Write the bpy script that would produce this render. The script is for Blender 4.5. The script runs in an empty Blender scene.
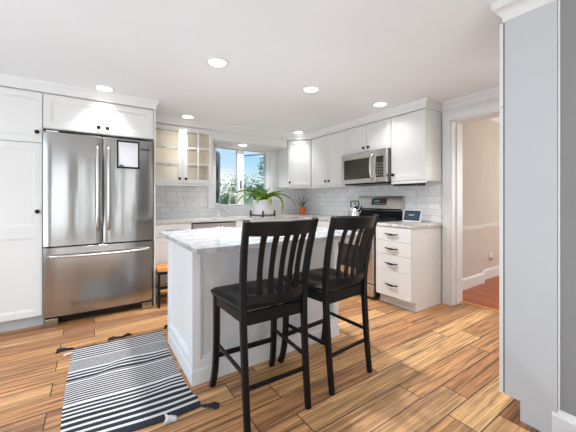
import bpy, bmesh, math, random
from mathutils import Vector, Matrix
random.seed(7)
S = bpy.context.scene
COL = S.collection
PI = math.pi

# ------------------------------------------------------------------ camera
cam_d = bpy.data.cameras.new('camera')
cam = bpy.data.objects.new('camera', cam_d); COL.objects.link(cam)
cam_d.sensor_width = 36.0
cam_d.lens = 292.8 / 576 * 36
cam_d.shift_y = -16.67 / 576
cam_d.clip_start = 0.02
cam.location = (0, 0, 1.1835)
cam.rotation_euler = (PI / 2, 0, -0.5918)
S.camera = cam

# ------------------------------------------------------------------ world: blue sky with thin cloud
W = bpy.data.worlds.new('sky'); S.world = W; W.use_nodes = True
nt = W.node_tree; nt.nodes.clear()
out = nt.nodes.new('ShaderNodeOutputWorld'); bg = nt.nodes.new('ShaderNodeBackground')
tc = nt.nodes.new('ShaderNodeTexCoord'); sep = nt.nodes.new('ShaderNodeSeparateXYZ')
rmp = nt.nodes.new('ShaderNodeValToRGB')
e = rmp.color_ramp.elements
e[0].position = 0.02; e[0].color = (0.93, 0.96, 1.0, 1)
e[1].position = 0.45; e[1].color = (0.20, 0.42, 0.80, 1)
e2 = e.new(0.13); e2.color = (0.52, 0.76, 1.0, 1)
noi = nt.nodes.new('ShaderNodeTexNoise'); noi.inputs['Scale'].default_value = 3.2; noi.inputs['Detail'].default_value = 7
mp = nt.nodes.new('ShaderNodeMapping'); mp.inputs['Scale'].default_value = (1, 1, 3.2)
cr = nt.nodes.new('ShaderNodeValToRGB'); cr.color_ramp.elements[0].position = .46; cr.color_ramp.elements[1].position = .66
mix = nt.nodes.new('ShaderNodeMix'); mix.data_type = 'RGBA'
L = nt.links.new
L(tc.outputs['Generated'], sep.inputs[0]); L(sep.outputs['Z'], rmp.inputs[0])
L(tc.outputs['Generated'], mp.inputs[0]); L(mp.outputs[0], noi.inputs['Vector']); L(noi.outputs['Fac'], cr.inputs[0])
L(cr.outputs[0], mix.inputs['Factor']); L(rmp.outputs[0], mix.inputs['A']); mix.inputs['B'].default_value = (.95, .97, 1, 1)
L(mix.outputs['Result'], bg.inputs['Color']); bg.inputs['Strength'].default_value = 0.95
L(bg.outputs[0], out.inputs[0])

# ------------------------------------------------------------------ sun, side daylight, and added lights behind the camera
def sun(energy, rot):
    d = bpy.data.lights.new('sun', 'SUN'); d.energy = energy; d.angle = 0.03; d.color = (1, .95, .86)
    o = bpy.data.objects.new('sun', d); COL.objects.link(o); o.rotation_euler = rot
sun(2.2, (math.radians(40), 0, math.radians(75)))
def area(name, loc, rot, sx, sy, power, color):
    d = bpy.data.lights.new(name, 'AREA'); d.shape = 'RECTANGLE'; d.size = sx; d.size_y = sy; d.energy = power; d.color = color
    o = bpy.data.objects.new(name, d); COL.objects.link(o); o.location = loc; o.rotation_euler = rot
    return o
for wx0, wx1, wp in ((-1.95, -.75, 16), (.02, .34, 6), (.80, 1.18, 7)):  # unseen light strips, placed to reflect as bright bands in the fridge doors
    area('rear_band_light', ((wx0 + wx1) / 2, -2.52, 1.22), (math.radians(92), 0, 0), wx1 - wx0, 1.9, wp, (.90, .96, 1.0))
area('left_daylight', (-2.12, 1.7, 1.2), (0, -math.radians(96), 0), 1.9, 2.4, 40, (.80, .91, 1.0))
area('ceiling_fill', (-.2, -1.25, .06), (PI, 0, 0), 3.4, 2.2, 42, (.86, .94, 1.0))  # uplight added behind the camera to brighten the ceiling
area('hall_daylight', (6.3, 0.2, 1.5), (0, PI / 2, 0), 1.6, 1.6, 44, (1.0, .99, .96))
LAMP_W = (18, 18, 2.2, 3.4, 2.6, 1.6, 6, 8, 2, 5, 4)
LAMP_COL = (.97, .98, 1.0)

S.view_settings.view_transform = 'Standard'; S.view_settings.look = 'None'
S.view_settings.exposure = 0.12; S.view_settings.gamma = 1.0; S.view_settings.use_curve_mapping = False

# ------------------------------------------------------------------ materials
MATS = {}
def newmat(name):
    m = bpy.data.materials.new(name); m.use_nodes = True
    MATS[name] = m
    return m, m.node_tree, m.node_tree.nodes['Principled BSDF']
def pmat(name, col, rough=.5, metal=0., spec=.5, noise=0., nscale=8., bump=0., coat=0., stretch=(1, 1, 1), trans=0., ior=1.45):
    m, nt, b = newmat(name)
    b.inputs['Base Color'].default_value = (*col, 1); b.inputs['Roughness'].default_value = rough
    b.inputs['Metallic'].default_value = metal; b.inputs['Specular IOR Level'].default_value = spec
    b.inputs['Coat Weight'].default_value = coat; b.inputs['Coat Roughness'].default_value = .12
    b.inputs['Transmission Weight'].default_value = trans; b.inputs['IOR'].default_value = ior
    if noise or bump:
        tc = nt.nodes.new('ShaderNodeTexCoord'); mp = nt.nodes.new('ShaderNodeMapping'); mp.inputs['Scale'].default_value = stretch
        n = nt.nodes.new('ShaderNodeTexNoise'); n.inputs['Scale'].default_value = nscale; n.inputs['Detail'].default_value = 5
        nt.links.new(tc.outputs['Object'], mp.inputs[0]); nt.links.new(mp.outputs[0], n.inputs['Vector'])
        if noise:
            r = nt.nodes.new('ShaderNodeMapRange'); r.inputs['To Min'].default_value = 1 - noise; r.inputs['To Max'].default_value = 1 + noise
            r.inputs['From Min'].default_value = .25; r.inputs['From Max'].default_value = .75
            mx = nt.nodes.new('ShaderNodeVectorMath'); mx.operation = 'SCALE'; mx.inputs[0].default_value = col
            nt.links.new(n.outputs['Fac'], r.inputs[0]); nt.links.new(r.outputs[0], mx.inputs['Scale']); nt.links.new(mx.outputs[0], b.inputs['Base Color'])
        if bump:
            bp = nt.nodes.new('ShaderNodeBump'); bp.inputs['Strength'].default_value = bump; bp.inputs['Distance'].default_value = .01
            nt.links.new(n.outputs['Fac'], bp.inputs['Height']); nt.links.new(bp.outputs[0], b.inputs['Normal'])
    return m
WHITE = pmat('cabinet_white_paint', (.74, .735, .72), .38, noise=.012, nscale=3)
CEIL = pmat('ceiling_paint', (.84, .875, .91), .9, noise=.015, nscale=2, bump=.03)
WALLW = pmat('wall_white_paint', (.76, .76, .75), .8, noise=.015)
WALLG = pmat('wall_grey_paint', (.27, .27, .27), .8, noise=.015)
WALLB = pmat('wall_beige_paint', (.60, .54, .47), .85, noise=.03, nscale=4)
WALLR = pmat('wall_brown_paint', (.20, .17, .145), .85, noise=.03, nscale=4)
TRIM = pmat('trim_white_paint', (.75, .75, .745), .4, noise=.01)
SHADEDW = pmat('shaded_white_paint', (.54, .56, .58), .42, noise=.01)  # white cabinet paint darkened, shade of the near side put into its colour
ISL = pmat('island_paint', (.77, .78, .79), .42, noise=.012)
BLACK = pmat('black_paint', (.008, .008, .009), .34, noise=.2, nscale=20, spec=.3)
BLACKWOOD = pmat('black_lacquered_wood', (.006, .006, .007), .34, noise=.3, nscale=14, stretch=(4, 4, .6), spec=.28)
BRONZE = pmat('dark_bronze', (.02, .015, .012), .35, metal=.7, noise=.2)
GAP = pmat('shadow_gap', (.05, .05, .05), .9, noise=.05)
CHROME = pmat('chrome', (.78, .78, .79), .12, metal=1, noise=.02)
DGLASS = pmat('dark_glass', (.03, .026, .022), .06, noise=.1, coat=.3)
def pane_mat(name, col, k):
    m = bpy.data.materials.new(name); m.use_nodes = True; nt = m.node_tree; nt.nodes.clear()
    o = nt.nodes.new('ShaderNodeOutputMaterial'); a = nt.nodes.new('ShaderNodeBsdfTransparent'); g = nt.nodes.new('ShaderNodeBsdfGlossy'); mx = nt.nodes.new('ShaderNodeMixShader')
    f = nt.nodes.new('ShaderNodeFresnel'); f.inputs['IOR'].default_value = k
    a.inputs['Color'].default_value = (*col, 1); g.inputs['Roughness'].default_value = .02
    nt.links.new(f.outputs[0], mx.inputs[0]); nt.links.new(a.outputs[0], mx.inputs[1]); nt.links.new(g.outputs[0], mx.inputs[2]); nt.links.new(mx.outputs[0], o.inputs[0])
    return m
CLEAR = pane_mat('clear_glass', (.97, .98, .98), 1.22)
TINT = pane_mat('tinted_window_glass', (.90, .97, .97), 1.2)
INTERIOR = pmat('cabinet_interior_beige', (.84, .78, .68), .6, noise=.02)
POTW = pmat('white_ceramic', (.72, .73, .75), .3, noise=.02)
TERRA = pmat('orange_glazed_clay', (.72, .16, .03), .4, noise=.1)
SOIL = pmat('potting_soil', (.05, .035, .02), .95, noise=.4, nscale=60, bump=.5)
PAPER = pmat('white_board_film', (.78, .80, .83), .3, noise=.01)
INK = pmat('blue_grey_ink', (.30, .36, .50), .6, noise=.05)
PLATE = pmat('white_plastic', (.80, .80, .78), .35, noise=.01)
STOOLW = pmat('orange_oak', (.62, .26, .06), .4, noise=.25, nscale=12, stretch=(1, 8, 8))
RUGB = pmat('rug_navy_black_yarn', (.022, .024, .035), .95, noise=.3, nscale=220, bump=.6)
RUGW = pmat('rug_cream_yarn', (.70, .69, .67), .95, noise=.10, nscale=220, bump=.6)
SASH = pmat('window_sash_grey', (.42, .47, .46), .45, noise=.03)
GREYP = pmat('grey_plastic', (.13, .13, .135), .5, noise=.03)
GRASS = pmat('lawn_green', (.08, .15, .04), .95, noise=.3, nscale=2)
BARK = pmat('tree_bark', (.10, .075, .05), .95, noise=.3, nscale=8, bump=.5)
LEAF1 = pmat('tree_leaf_hazy_green', (.26, .40, .17), .7, noise=.35, nscale=1.2)  # both leaf greens paled, haze put into their colour
LEAF2 = pmat('tree_leaf_hazy_dark_green', (.20, .32, .15), .7, noise=.35, nscale=1.2)
ALOE = pmat('plant_leaf_green', (.17, .29, .03), .4, noise=.85, nscale=22)
ALOE2 = pmat('succulent_leaf_green', (.10, .13, .05), .5, noise=.4, nscale=40)
HALLTRIM = pmat('hall_trim_paint', (.74, .73, .70), .5, noise=.01)

def steel(name, col, rough, vert=True):
    m, nt, b = newmat(name)
    b.inputs['Metallic'].default_value = 1; 
    tc = nt.nodes.new('ShaderNodeTexCoord'); mp = nt.nodes.new('ShaderNodeMapping')
    mp.inputs['Scale'].default_value = (260, 260, 2) if vert else (3, 3, 260)
    n = nt.nodes.new('ShaderNodeTexNoise'); n.inputs['Scale'].default_value = 1; n.inputs['Detail'].default_value = 3
    n2 = nt.nodes.new('ShaderNodeTexNoise'); n2.inputs['Scale'].default_value = 1; n2.inputs['Detail'].default_value = 2
    mp2 = nt.nodes.new('ShaderNodeMapping'); mp2.inputs['Scale'].default_value = (5.5, 5.5, .7)
    nt.links.new(tc.outputs['Object'], mp.inputs[0]); nt.links.new(mp.outputs[0], n.inputs['Vector'])
    nt.links.new(tc.outputs['Object'], mp2.inputs[0]); nt.links.new(mp2.outputs[0], n2.inputs['Vector'])
    r = nt.nodes.new('ShaderNodeMapRange'); r.inputs['To Min'].default_value = rough - .05; r.inputs['To Max'].default_value = rough + .07
    nt.links.new(n.outputs['Fac'], r.inputs[0]); nt.links.new(r.outputs[0], b.inputs['Roughness'])
    b.inputs['Base Color'].default_value = (*col, 1)
    bp = nt.nodes.new('ShaderNodeBump'); bp.inputs['Strength'].default_value = .35; bp.inputs['Distance'].default_value = .012
    nt.links.new(n2.outputs['Fac'], bp.inputs['Height']); nt.links.new(bp.outputs[0], b.inputs['Normal'])
    return m
STEEL = steel('brushed_stainless_steel', (.37, .36, .35), .16)
STEEL2 = steel('satin_stainless_steel', (.66, .64, .62), .24, False)

def nodes_floor(name, W, H, x0, y0, off, c_list, grain=(1.5, 42, 1), groutc=(.055, .035, .025), rotate=False, mortar=.0034, gl=.85, rough=(.36, .6), streak=0.0):
    m, nt, b = newmat(name)
    N = nt.nodes.new; Lk = nt.links.new
    tc = N('ShaderNodeTexCoord'); mp = N('ShaderNodeMapping'); mp.inputs['Location'].default_value = (x0, y0, 0)
    if rotate: mp.inputs['Rotation'].default_value = (0, 0, PI / 2)
    Lk(tc.outputs['Object'], mp.inputs[0])
    br = N('ShaderNodeTexBrick'); br.offset = off; br.offset_frequency = 2; br.squash = 1
    br.inputs['Color1'].default_value = (0, 0, 0, 1); br.inputs['Color2'].default_value = (1, 1, 1, 1); br.inputs['Mortar'].default_value = (.5, .5, .5, 1)
    br.inputs['Scale'].default_value = 1; br.inputs['Mortar Size'].default_value = mortar; br.inputs['Mortar Smooth'].default_value = .1
    br.inputs['Brick Width'].default_value = W; br.inputs['Row Height'].default_value = H
    Lk(mp.outputs[0], br.inputs['Vector'])
    # per-plank offset of the grain
    sc = N('ShaderNodeVectorMath'); sc.operation = 'SCALE'; sc.inputs['Scale'].default_value = 37.0
    Lk(br.outputs['Color'], sc.inputs[0])
    add = N('ShaderNodeVectorMath'); Lk(mp.outputs[0], add.inputs[0]); Lk(sc.outputs[0], add.inputs[1])
    gm = N('ShaderNodeMapping'); gm.inputs['Scale'].default_value = grain; Lk(add.outputs[0], gm.inputs[0])
    g = N('ShaderNodeTexNoise'); g.inputs['Scale'].default_value = 1; g.inputs['Detail'].default_value = 8; g.inputs['Roughness'].default_value = .62; g.inputs['Distortion'].default_value = .9
    Lk(gm.outputs[0], g.inputs['Vector'])
    gm2 = N('ShaderNodeMapping'); gm2.inputs['Scale'].default_value = (1.3, 11, 1); Lk(add.outputs[0], gm2.inputs[0])
    g2 = N('ShaderNodeTexNoise'); g2.inputs['Scale'].default_value = 1; g2.inputs['Detail'].default_value = 4; g2.inputs['Distortion'].default_value = 2.2
    Lk(gm2.outputs[0], g2.inputs['Vector'])
    rp = N('ShaderNodeValToRGB'); el = rp.color_ramp.elements
    el[0].position = 0; el[0].color = (*c_list[0], 1); el[1].position = 1; el[1].color = (*c_list[-1], 1)
    for i, c in enumerate(c_list[1:-1]):
        q = el.new((i + 1) / (len(c_list) - 1)); q.color = (*c, 1)
    Lk(br.outputs['Color'], rp.inputs[0])
    # fine grain
    r1 = N('ShaderNodeMapRange'); r1.inputs['From Min'].default_value = .30; r1.inputs['From Max'].default_value = .70
    r1.inputs['To Min'].default_value = 1 - gl; r1.inputs['To Max'].default_value = 1 + gl * .42; Lk(g.outputs['Fac'], r1.inputs[0])
    m1 = N('ShaderNodeVectorMath'); m1.operation = 'SCALE'; Lk(rp.outputs[0], m1.inputs[0]); Lk(r1.outputs[0], m1.inputs['Scale'])
    # broad dark streaks
    st = N('ShaderNodeValToRGB'); st.color_ramp.elements[0].position = .60; st.color_ramp.elements[1].position = .74
    if streak: st.color_ramp.elements[0].position = streak; st.color_ramp.elements[1].position = 1.0
    st.color_ramp.elements[1].color = (.75, .75, .75, 1)
    Lk(g2.outputs['Fac'], st.inputs[0])
    mx = N('ShaderNodeMix'); mx.data_type = 'RGBA'; Lk(st.outputs[0], mx.inputs['Factor']); Lk(m1.outputs[0], mx.inputs['A'])
    mx.inputs['B'].default_value = (*[v * .42 for v in c_list[0]], 1)
    mo = N('ShaderNodeMix'); mo.data_type = 'RGBA'; Lk(br.outputs['Fac'], mo.inputs['Factor']); Lk(mx.outputs['Result'], mo.inputs['A']); mo.inputs['B'].default_value = (*groutc, 1)
    Lk(mo.outputs['Result'], b.inputs['Base Color'])
    rr = N('ShaderNodeMapRange'); rr.inputs['To Min'].default_value = rough[0]; rr.inputs['To Max'].default_value = rough[1]; Lk(g.outputs['Fac'], rr.inputs[0]); Lk(rr.outputs[0], b.inputs['Roughness'])
    bp = N('ShaderNodeBump'); bp.inputs['Strength'].default_value = .25; bp.inputs['Distance'].default_value = .004; bp.invert = True
    Lk(br.outputs['Fac'], bp.inputs['Height']); Lk(bp.outputs[0], b.inputs['Normal'])
    return m
FLOOR = nodes_floor('wood_look_plank_floor', .917, .1565, .917 * 10 - 1.629, .1565 * 20 - .845, .75,
                    [(.37, .160, .066), (.68, .355, .140), (.48, .220, .092), (.78, .45, .195), (.40, .195, .095), (.61, .295, .115)])
HALLFLOOR = nodes_floor('cherry_strip_floor', .9, .057, 0, 20, .37, [(.34, .075, .018), (.50, .14, .035), (.42, .10, .025)], rotate=True, gl=.22, mortar=.001, rough=(.35, .5), streak=.85)

def tile_mat(name):
    m, nt, b = newmat(name); N = nt.nodes.new; Lk = nt.links.new
    uv = N('ShaderNodeTexCoord'); s = N('ShaderNodeSeparateXYZ'); c = N('ShaderNodeCombineXYZ'); a = N('ShaderNodeMath')
    Lk(uv.outputs['Object'], s.inputs[0]); Lk(s.outputs['X'], a.inputs[0]); Lk(s.outputs['Y'], a.inputs[1]); Lk(a.outputs[0], c.inputs['X']); Lk(s.outputs['Z'], c.inputs['Y'])
    mp = N('ShaderNodeMapping'); mp.inputs['Location'].default_value = (3.0, -.915 + .077 * 20, 0); Lk(c.outputs[0], mp.inputs[0])
    br = N('ShaderNodeTexBrick'); br.offset = .5; br.inputs['Scale'].default_value = 1
    br.inputs['Brick Width'].default_value = .155; br.inputs['Row Height'].default_value = .077; br.inputs['Mortar Size'].default_value = .0022
    br.inputs['Color1'].default_value = (.82, .83, .84, 1); br.inputs['Color2'].default_value = (.90, .90, .90, 1); br.inputs['Mortar'].default_value = (.56, .56, .55, 1)
    br.inputs['Mortar Smooth'].default_value = .2
    Lk(mp.outputs[0], br.inputs['Vector'])
    n = N('ShaderNodeTexNoise'); n.inputs['Scale'].default_value = 9; n.inputs['Detail'].default_value = 8; n.inputs['Distortion'].default_value = 1.5
    Lk(uv.outputs['Object'], n.inputs['Vector'])
    r = N('ShaderNodeMapRange'); r.inputs['From Min'].default_value = .3; r.inputs['From Max'].default_value = .7; r.inputs['To Min'].default_value = .90; r.inputs['To Max'].default_value = 1.04
    Lk(n.outputs['Fac'], r.inputs[0])
    mx = N('ShaderNodeVectorMath'); mx.operation = 'SCALE'; Lk(br.outputs['Color'], mx.inputs[0]); Lk(r.outputs[0], mx.inputs['Scale']); Lk(mx.outputs[0], b.inputs['Base Color'])
    b.inputs['Roughness'].default_value = .16
    bp = N('ShaderNodeBump'); bp.invert = True; bp.inputs['Strength'].default_value = .4; bp.inputs['Distance'].default_value = .004
    Lk(br.outputs['Fac'], bp.inputs['Height']); Lk(bp.outputs[0], b.inputs['Normal'])
    return m
TILE = tile_mat('white_subway_tile')

def stone(name, base, vein, speck, amt, sc=2.2):
    m, nt, b = newmat(name); N = nt.nodes.new; Lk = nt.links.new
    tc = N('ShaderNodeTexCoord'); n = N('ShaderNodeTexNoise'); n.inputs['Scale'].default_value = sc; n.inputs['Detail'].default_value = 9; n.inputs['Distortion'].default_value = 2.6
    Lk(tc.outputs['Object'], n.inputs['Vector'])
    r = N('ShaderNodeValToRGB'); el = r.color_ramp.elements; el[0].position = .40; el[0].color = (*base, 1); el[1].position = .62; el[1].color = (*base, 1)
    q = el.new(.50); q.color = (*vein, 1); q = el.new(.47); q.color = (*[(x + y) / 2 for x, y in zip(base, vein)], 1)
    Lk(n.outputs['Fac'], r.inputs[0])
    n2 = N('ShaderNodeTexNoise'); n2.inputs['Scale'].default_value = 70; n2.inputs['Detail'].default_value = 3; Lk(tc.outputs['Object'], n2.inputs['Vector'])
    r2 = N('ShaderNodeValToRGB'); r2.color_ramp.elements[0].position = .58; r2.color_ramp.elements[1].position = .68; r2.color_ramp.elements[1].color = (amt, amt, amt, 1)
    Lk(n2.outputs['Fac'], r2.inputs[0])
    mx = N('ShaderNodeMix'); mx.data_type = 'RGBA'; Lk(r2.outputs[0], mx.inputs['Factor']); Lk(r.outputs[0], mx.inputs['A']); mx.inputs['B'].default_value = (*speck, 1)
    Lk(mx.outputs['Result'], b.inputs['Base Color']); b.inputs['Roughness'].default_value = .14
    return m
MARBLE = stone('grey_veined_marble', (.53, .53, .53), (.34, .35, .36), (.22, .22, .23), .6)
GRANITE = stone('speckled_white_granite', (.72, .70, .67), (.52, .49, .46), (.20, .14, .10), .8)

def emit(name, col, st):
    m, nt, b = newmat(name)
    b.inputs['Base Color'].default_value = (*col, 1); b.inputs['Emission Color'].default_value = (*col, 1); b.inputs['Emission Strength'].default_value = st
    return m
LAMP = emit('lamp_diffuser', (1, .97, .92), 3.0)
SCREEN = emit('display_screen', (.012, .025, .045), .6)
SCREENT = emit('display_digits', (.75, .85, .95), .8)
CLOCK = emit('range_clock_digits', (.35, .55, .60), .5)

# ------------------------------------------------------------------ mesh helpers
Z3 = Vector((0, 0, 1))
def NB(): return bmesh.new()
def box(bm, x0, x1, y0, y1, z0, z1, bev=0.0):
    vs = [bm.verts.new(p) for p in ((x0, y0, z0), (x1, y0, z0), (x1, y1, z0), (x0, y1, z0), (x0, y0, z1), (x1, y0, z1), (x1, y1, z1), (x0, y1, z1))]
    fs = [bm.faces.new([vs[i] for i in q]) for q in ((3, 2, 1, 0), (4, 5, 6, 7), (0, 1, 5, 4), (1, 2, 6, 5), (2, 3, 7, 6), (3, 0, 4, 7))]
    if bev:
        es = {ed for f in fs for ed in f.edges}
        bmesh.ops.bevel(bm, geom=list(es), offset=bev, segments=2, affect='EDGES', profile=.6)
    return bm
def BX(*a, **k): return box(NB(), *a, **k)
def frame(o, u, n):
    o = Vector(o); u = Vector(u).normalized(); n = Vector(n).normalized()
    return lambda a, z, d: o + u * a + n * d + Z3 * z
def obox(bm, F, a0, a1, z0, z1, d0, d1, bev=0.0):
    """box in a face frame: a along the face, z up, d outwards"""
    ps = [F(a0, z0, d0), F(a1, z0, d0), F(a1, z0, d1), F(a0, z0, d1), F(a0, z1, d0), F(a1, z1, d0), F(a1, z1, d1), F(a0, z1, d1)]
    vs = [bm.verts.new(p) for p in ps]
    fs = [bm.faces.new([vs[i] for i in q]) for q in ((3, 2, 1, 0), (4, 5, 6, 7), (0, 1, 5, 4), (1, 2, 6, 5), (2, 3, 7, 6), (3, 0, 4, 7))]
    if bev:
        es = {ed for f in fs for ed in f.edges}
        bmesh.ops.bevel(bm, geom=list(es), offset=bev, segments=2, affect='EDGES', profile=.6)
    return bm
def rings(bm, F, a0, a1, z0, z1, prof):
    """rectangular rings lofted from back to front; prof = [(inset, depth)]"""
    prev = None; first = None
    for ins, d in prof:
        r = [bm.verts.new(F(a, z, d)) for a, z in ((a0 + ins, z0 + ins), (a1 - ins, z0 + ins), (a1 - ins, z1 - ins), (a0 + ins, z1 - ins))]
        if prev:
            for i in range(4): bm.faces.new((prev[i], prev[(i + 1) % 4], r[(i + 1) % 4], r[i]))
        else: first = r
        prev = r
    bm.faces.new(prev); bm.faces.new(first[::-1])
    return bm
def shaker(F, a0, a1, z0, z1, d0=0.0, t=.02, rail=.058, rec=.009):
    return rings(NB(), F, a0, a1, z0, z1, [(0, d0), (0, d0 + t - .0015), (.0015, d0 + t), (rail, d0 + t), (rail + .004, d0 + t - .004), (rail + .012, d0 + t - .004), (rail + .016, d0 + t - rec)])
def slab(F, a0, a1, z0, z1, d0=0.0, t=.02, bev=.002):
    return rings(NB(), F, a0, a1, z0, z1, [(0, d0), (0, d0 + t - bev), (bev, d0 + t)])
def tube(bm, pts, r, seg=10, caps=True):
    pts = [Vector(p) for p in pts]; n = len(pts)
    rs = r if isinstance(r, (list, tuple)) else [r] * n
    up = None; prev = None
    for i, p in enumerate(pts):
        t = (pts[min(i + 1, n - 1)] - pts[max(i - 1, 0)]).normalized()
        if up is None:
            up = t.orthogonal().normalized()
        up = (up - t * up.dot(t)).normalized(); s = t.cross(up)
        ring = [bm.verts.new(p + (up * math.cos(2 * PI * k / seg) + s * math.sin(2 * PI * k / seg)) * rs[i]) for k in range(seg)]
        if prev:
            for k in range(seg): bm.faces.new((prev[k], prev[(k + 1) % seg], ring[(k + 1) % seg], ring[k]))
        elif caps: bm.faces.new(ring[::-1])
        prev = ring
    if caps: bm.faces.new(prev)
    return bm
def lathe(bm, prof, c=(0, 0, 0), seg=32):
    c = Vector(c); prev = None
    for r, z in prof:
        ring = [bm.verts.new(c + Vector((r * math.cos(2 * PI * k / seg), r * math.sin(2 * PI * k / seg), z))) for k in range(seg)]
        if prev:
            for k in range(seg): bm.faces.new((prev[k], prev[(k + 1) % seg], ring[(k + 1) % seg], ring[k]))
        else: bm.faces.new(ring[::-1])
        prev = ring
    bm.faces.new(prev)
    return bm
def bez(p, n=12):
    p = [Vector(q) for q in p]; o = []
    for i in range(n + 1):
        t = i / n; q = p[:]
        while len(q) > 1: q = [q[j].lerp(q[j + 1], t) for j in range(len(q) - 1)]
        o.append(q[0])
    return o
def bar(bm, pts, wx, wy, side=(1, 0, 0)):
    """rectangular section swept along pts; wx along 'side', wy across; widths may be lists"""
    pts = [Vector(p) for p in pts]; n = len(pts); sv = Vector(side).normalized(); prev = None
    for i, p in enumerate(pts):
        t = (pts[min(i + 1, n - 1)] - pts[max(i - 1, 0)]).normalized()
        s = (sv - t * sv.dot(t)).normalized(); u = t.cross(s)
        a = (wx[i] if isinstance(wx, list) else wx) / 2; b = (wy[i] if isinstance(wy, list) else wy) / 2
        c = min(a, b) * .3
        ring = [bm.verts.new(p + s * q + u * w) for q, w in ((-a + c, -b), (a - c, -b), (a, -b + c), (a, b - c), (a - c, b), (-a + c, b), (-a, b - c), (-a, -b + c))]
        if prev:
            for k in range(8): bm.faces.new((prev[k], prev[(k + 1) % 8], ring[(k + 1) % 8], ring[k]))
        else: bm.faces.new(ring[::-1])
        prev = ring
    bm.faces.new(prev)
    return bm
def sweep(bm, prof, path, left=True):
    """prof [(out, z)] closed polygon swept along an xy path, 'out' is to the left of travel; mitred"""
    path = [Vector((p[0], p[1], 0)) for p in path]; n = len(path); prev = None
    sg = 1 if left else -1
    for i, p in enumerate(path):
        d0 = (path[i] - path[i - 1]).normalized() if i else None
        d1 = (path[i + 1] - path[i]).normalized() if i < n - 1 else None
        if d0 is None: d0 = d1
        if d1 is None: d1 = d0
        n0 = Vector((-d0.y, d0.x, 0)) * sg; n1 = Vector((-d1.y, d1.x, 0)) * sg
        m = (n0 + n1).normalized(); m = m / max(.2, m.dot(n0))
        ring = [bm.verts.new(p + m * o + Z3 * z) for o, z in prof]
        k = len(prof)
        if prev:
            for j in range(k): bm.faces.new((prev[j], prev[(j + 1) % k], ring[(j + 1) % k], ring[j]))
        else: bm.faces.new(ring[::-1])
        prev = ring
    bm.faces.new(prev)
    return bm

# ------------------------------------------------------------------ object helpers
def wloc(o):
    v = Vector((0, 0, 0))
    while o is not None: v += o.location; o = o.parent
    return v
def thing(name, label, cat, loc=(0, 0, 0), group=None):
    o = bpy.data.objects.new(name, None); COL.objects.link(o); o.empty_display_size = .05
    o.location = loc; o['label'] = label; o['category'] = cat
    if group: o['group'] = group
    return o
def part(name, bm, mat, parent=None, smooth=False, label=None, loc=None):
    """bm in world coordinates, moved to sit under the parent"""
    if smooth == 'auto': pass
    bmesh.ops.recalc_face_normals(bm, faces=bm.faces)
    off = wloc(parent) if parent is not None else Vector(loc or (0, 0, 0))
    if off.length: bmesh.ops.translate(bm, verts=bm.verts, vec=-off)
    me = bpy.data.meshes.new(name); bm.to_mesh(me); bm.free()
    for m in (mat if isinstance(mat, (list, tuple)) else [mat]): me.materials.append(m)
    if smooth:
        for p in me.polygons: p.use_smooth = True
        if smooth != 'full': me.set_sharp_from_angle(angle=math.radians(40))
    o = bpy.data.objects.new(name, me); COL.objects.link(o)
    if parent is not None: o.parent = parent
    else: o.location = off
    if label: o['label'] = label
    return o
def single(name, bm, mat, label, cat, loc=(0, 0, 0), group=None, smooth=False):
    o = part(name, bm, mat, None, smooth, label, loc); o['category'] = cat
    if group: o['group'] = group
    return o
def struct(name, bm, mat, parent=None, smooth=False):
    o = part(name, bm, mat, parent, smooth)
    if parent is None: o['kind'] = 'structure'
    return o
def copy_tree(o, parent=None):
    c = o.copy(); COL.objects.link(c); c.parent = parent
    for ch in list(o.children): copy_tree(ch, c)
    return c

# ================================================================== ROOM SHELL
CZ = 2.274          # ceiling height
YW = 4.42           # window wall
XR = 3.34           # range wall
XL = -2.2; YB = -2.6; XP = 1.915
HX = 3.56           # hall side of the doorway wall
DY0, DY1, DZ = .86, 1.70, 2.065   # doorway
WX0, WX1, WZ0, WZ1 = 1.585, 2.60, 1.085, 2.03   # window opening
struct('floor', BX(XL - .1, HX - .005, YB - .1, YW + .1, -.05, 0), FLOOR)
struct('ceiling', BX(XL - .1, HX, YB - .1, YW + .1, CZ, CZ + .05), CEIL)
bm = NB()
box(bm, XL - .1, WX0, YW, YW + .14, 0, CZ); box(bm, WX1, HX, YW, YW + .14, 0, CZ)
box(bm, WX0, WX1, YW, YW + .14, 0, WZ0); box(bm, WX0, WX1, YW, YW + .14, WZ1, CZ)
wb = struct('wall_back', bm, WALLW)
bm = NB()
box(bm, XR, HX, DY1, YW, 0, CZ); box(bm, XR, HX, DY0, DY1, DZ, CZ); box(bm, XR, HX, .455, DY0, 0, CZ)
wr = struct('wall_right', bm, WALLW)
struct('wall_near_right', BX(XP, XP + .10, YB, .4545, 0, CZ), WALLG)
struct('wall_behind_tall_cabinet', BX(XP + .10, XR, .355, .4545, 0, CZ), WALLW)
bm = NB()
box(bm, XL - .1, XL, YB, .4, 0, CZ); box(bm, XL - .1, XL, 3.0, YW, 0, CZ)
box(bm, XL - .1, XL, .4, 3.0, 0, .2); box(bm, XL - .1, XL, .4, 3.0, 2.15, CZ)
struct('wall_left', bm, WALLW)
bm = NB()
RW = ((-1.95, -.75), (.02, .34), (.80, 1.18))  # openings set where the fridge should mirror bright bands
for a, b_ in ((XL, -1.95), (-.75, .02), (.34, .80), (1.18, XP)): box(bm, a, b_, YB - .1, YB, 0, CZ)
for a, b_ in RW:
    box(bm, a, b_, YB - .1, YB, 0, .25); box(bm, a, b_, YB - .1, YB, 2.20, CZ)
struct('wall_rear', bm, WALLR)  # unseen wall, brown so the fridge reflects dark between the bands
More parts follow.
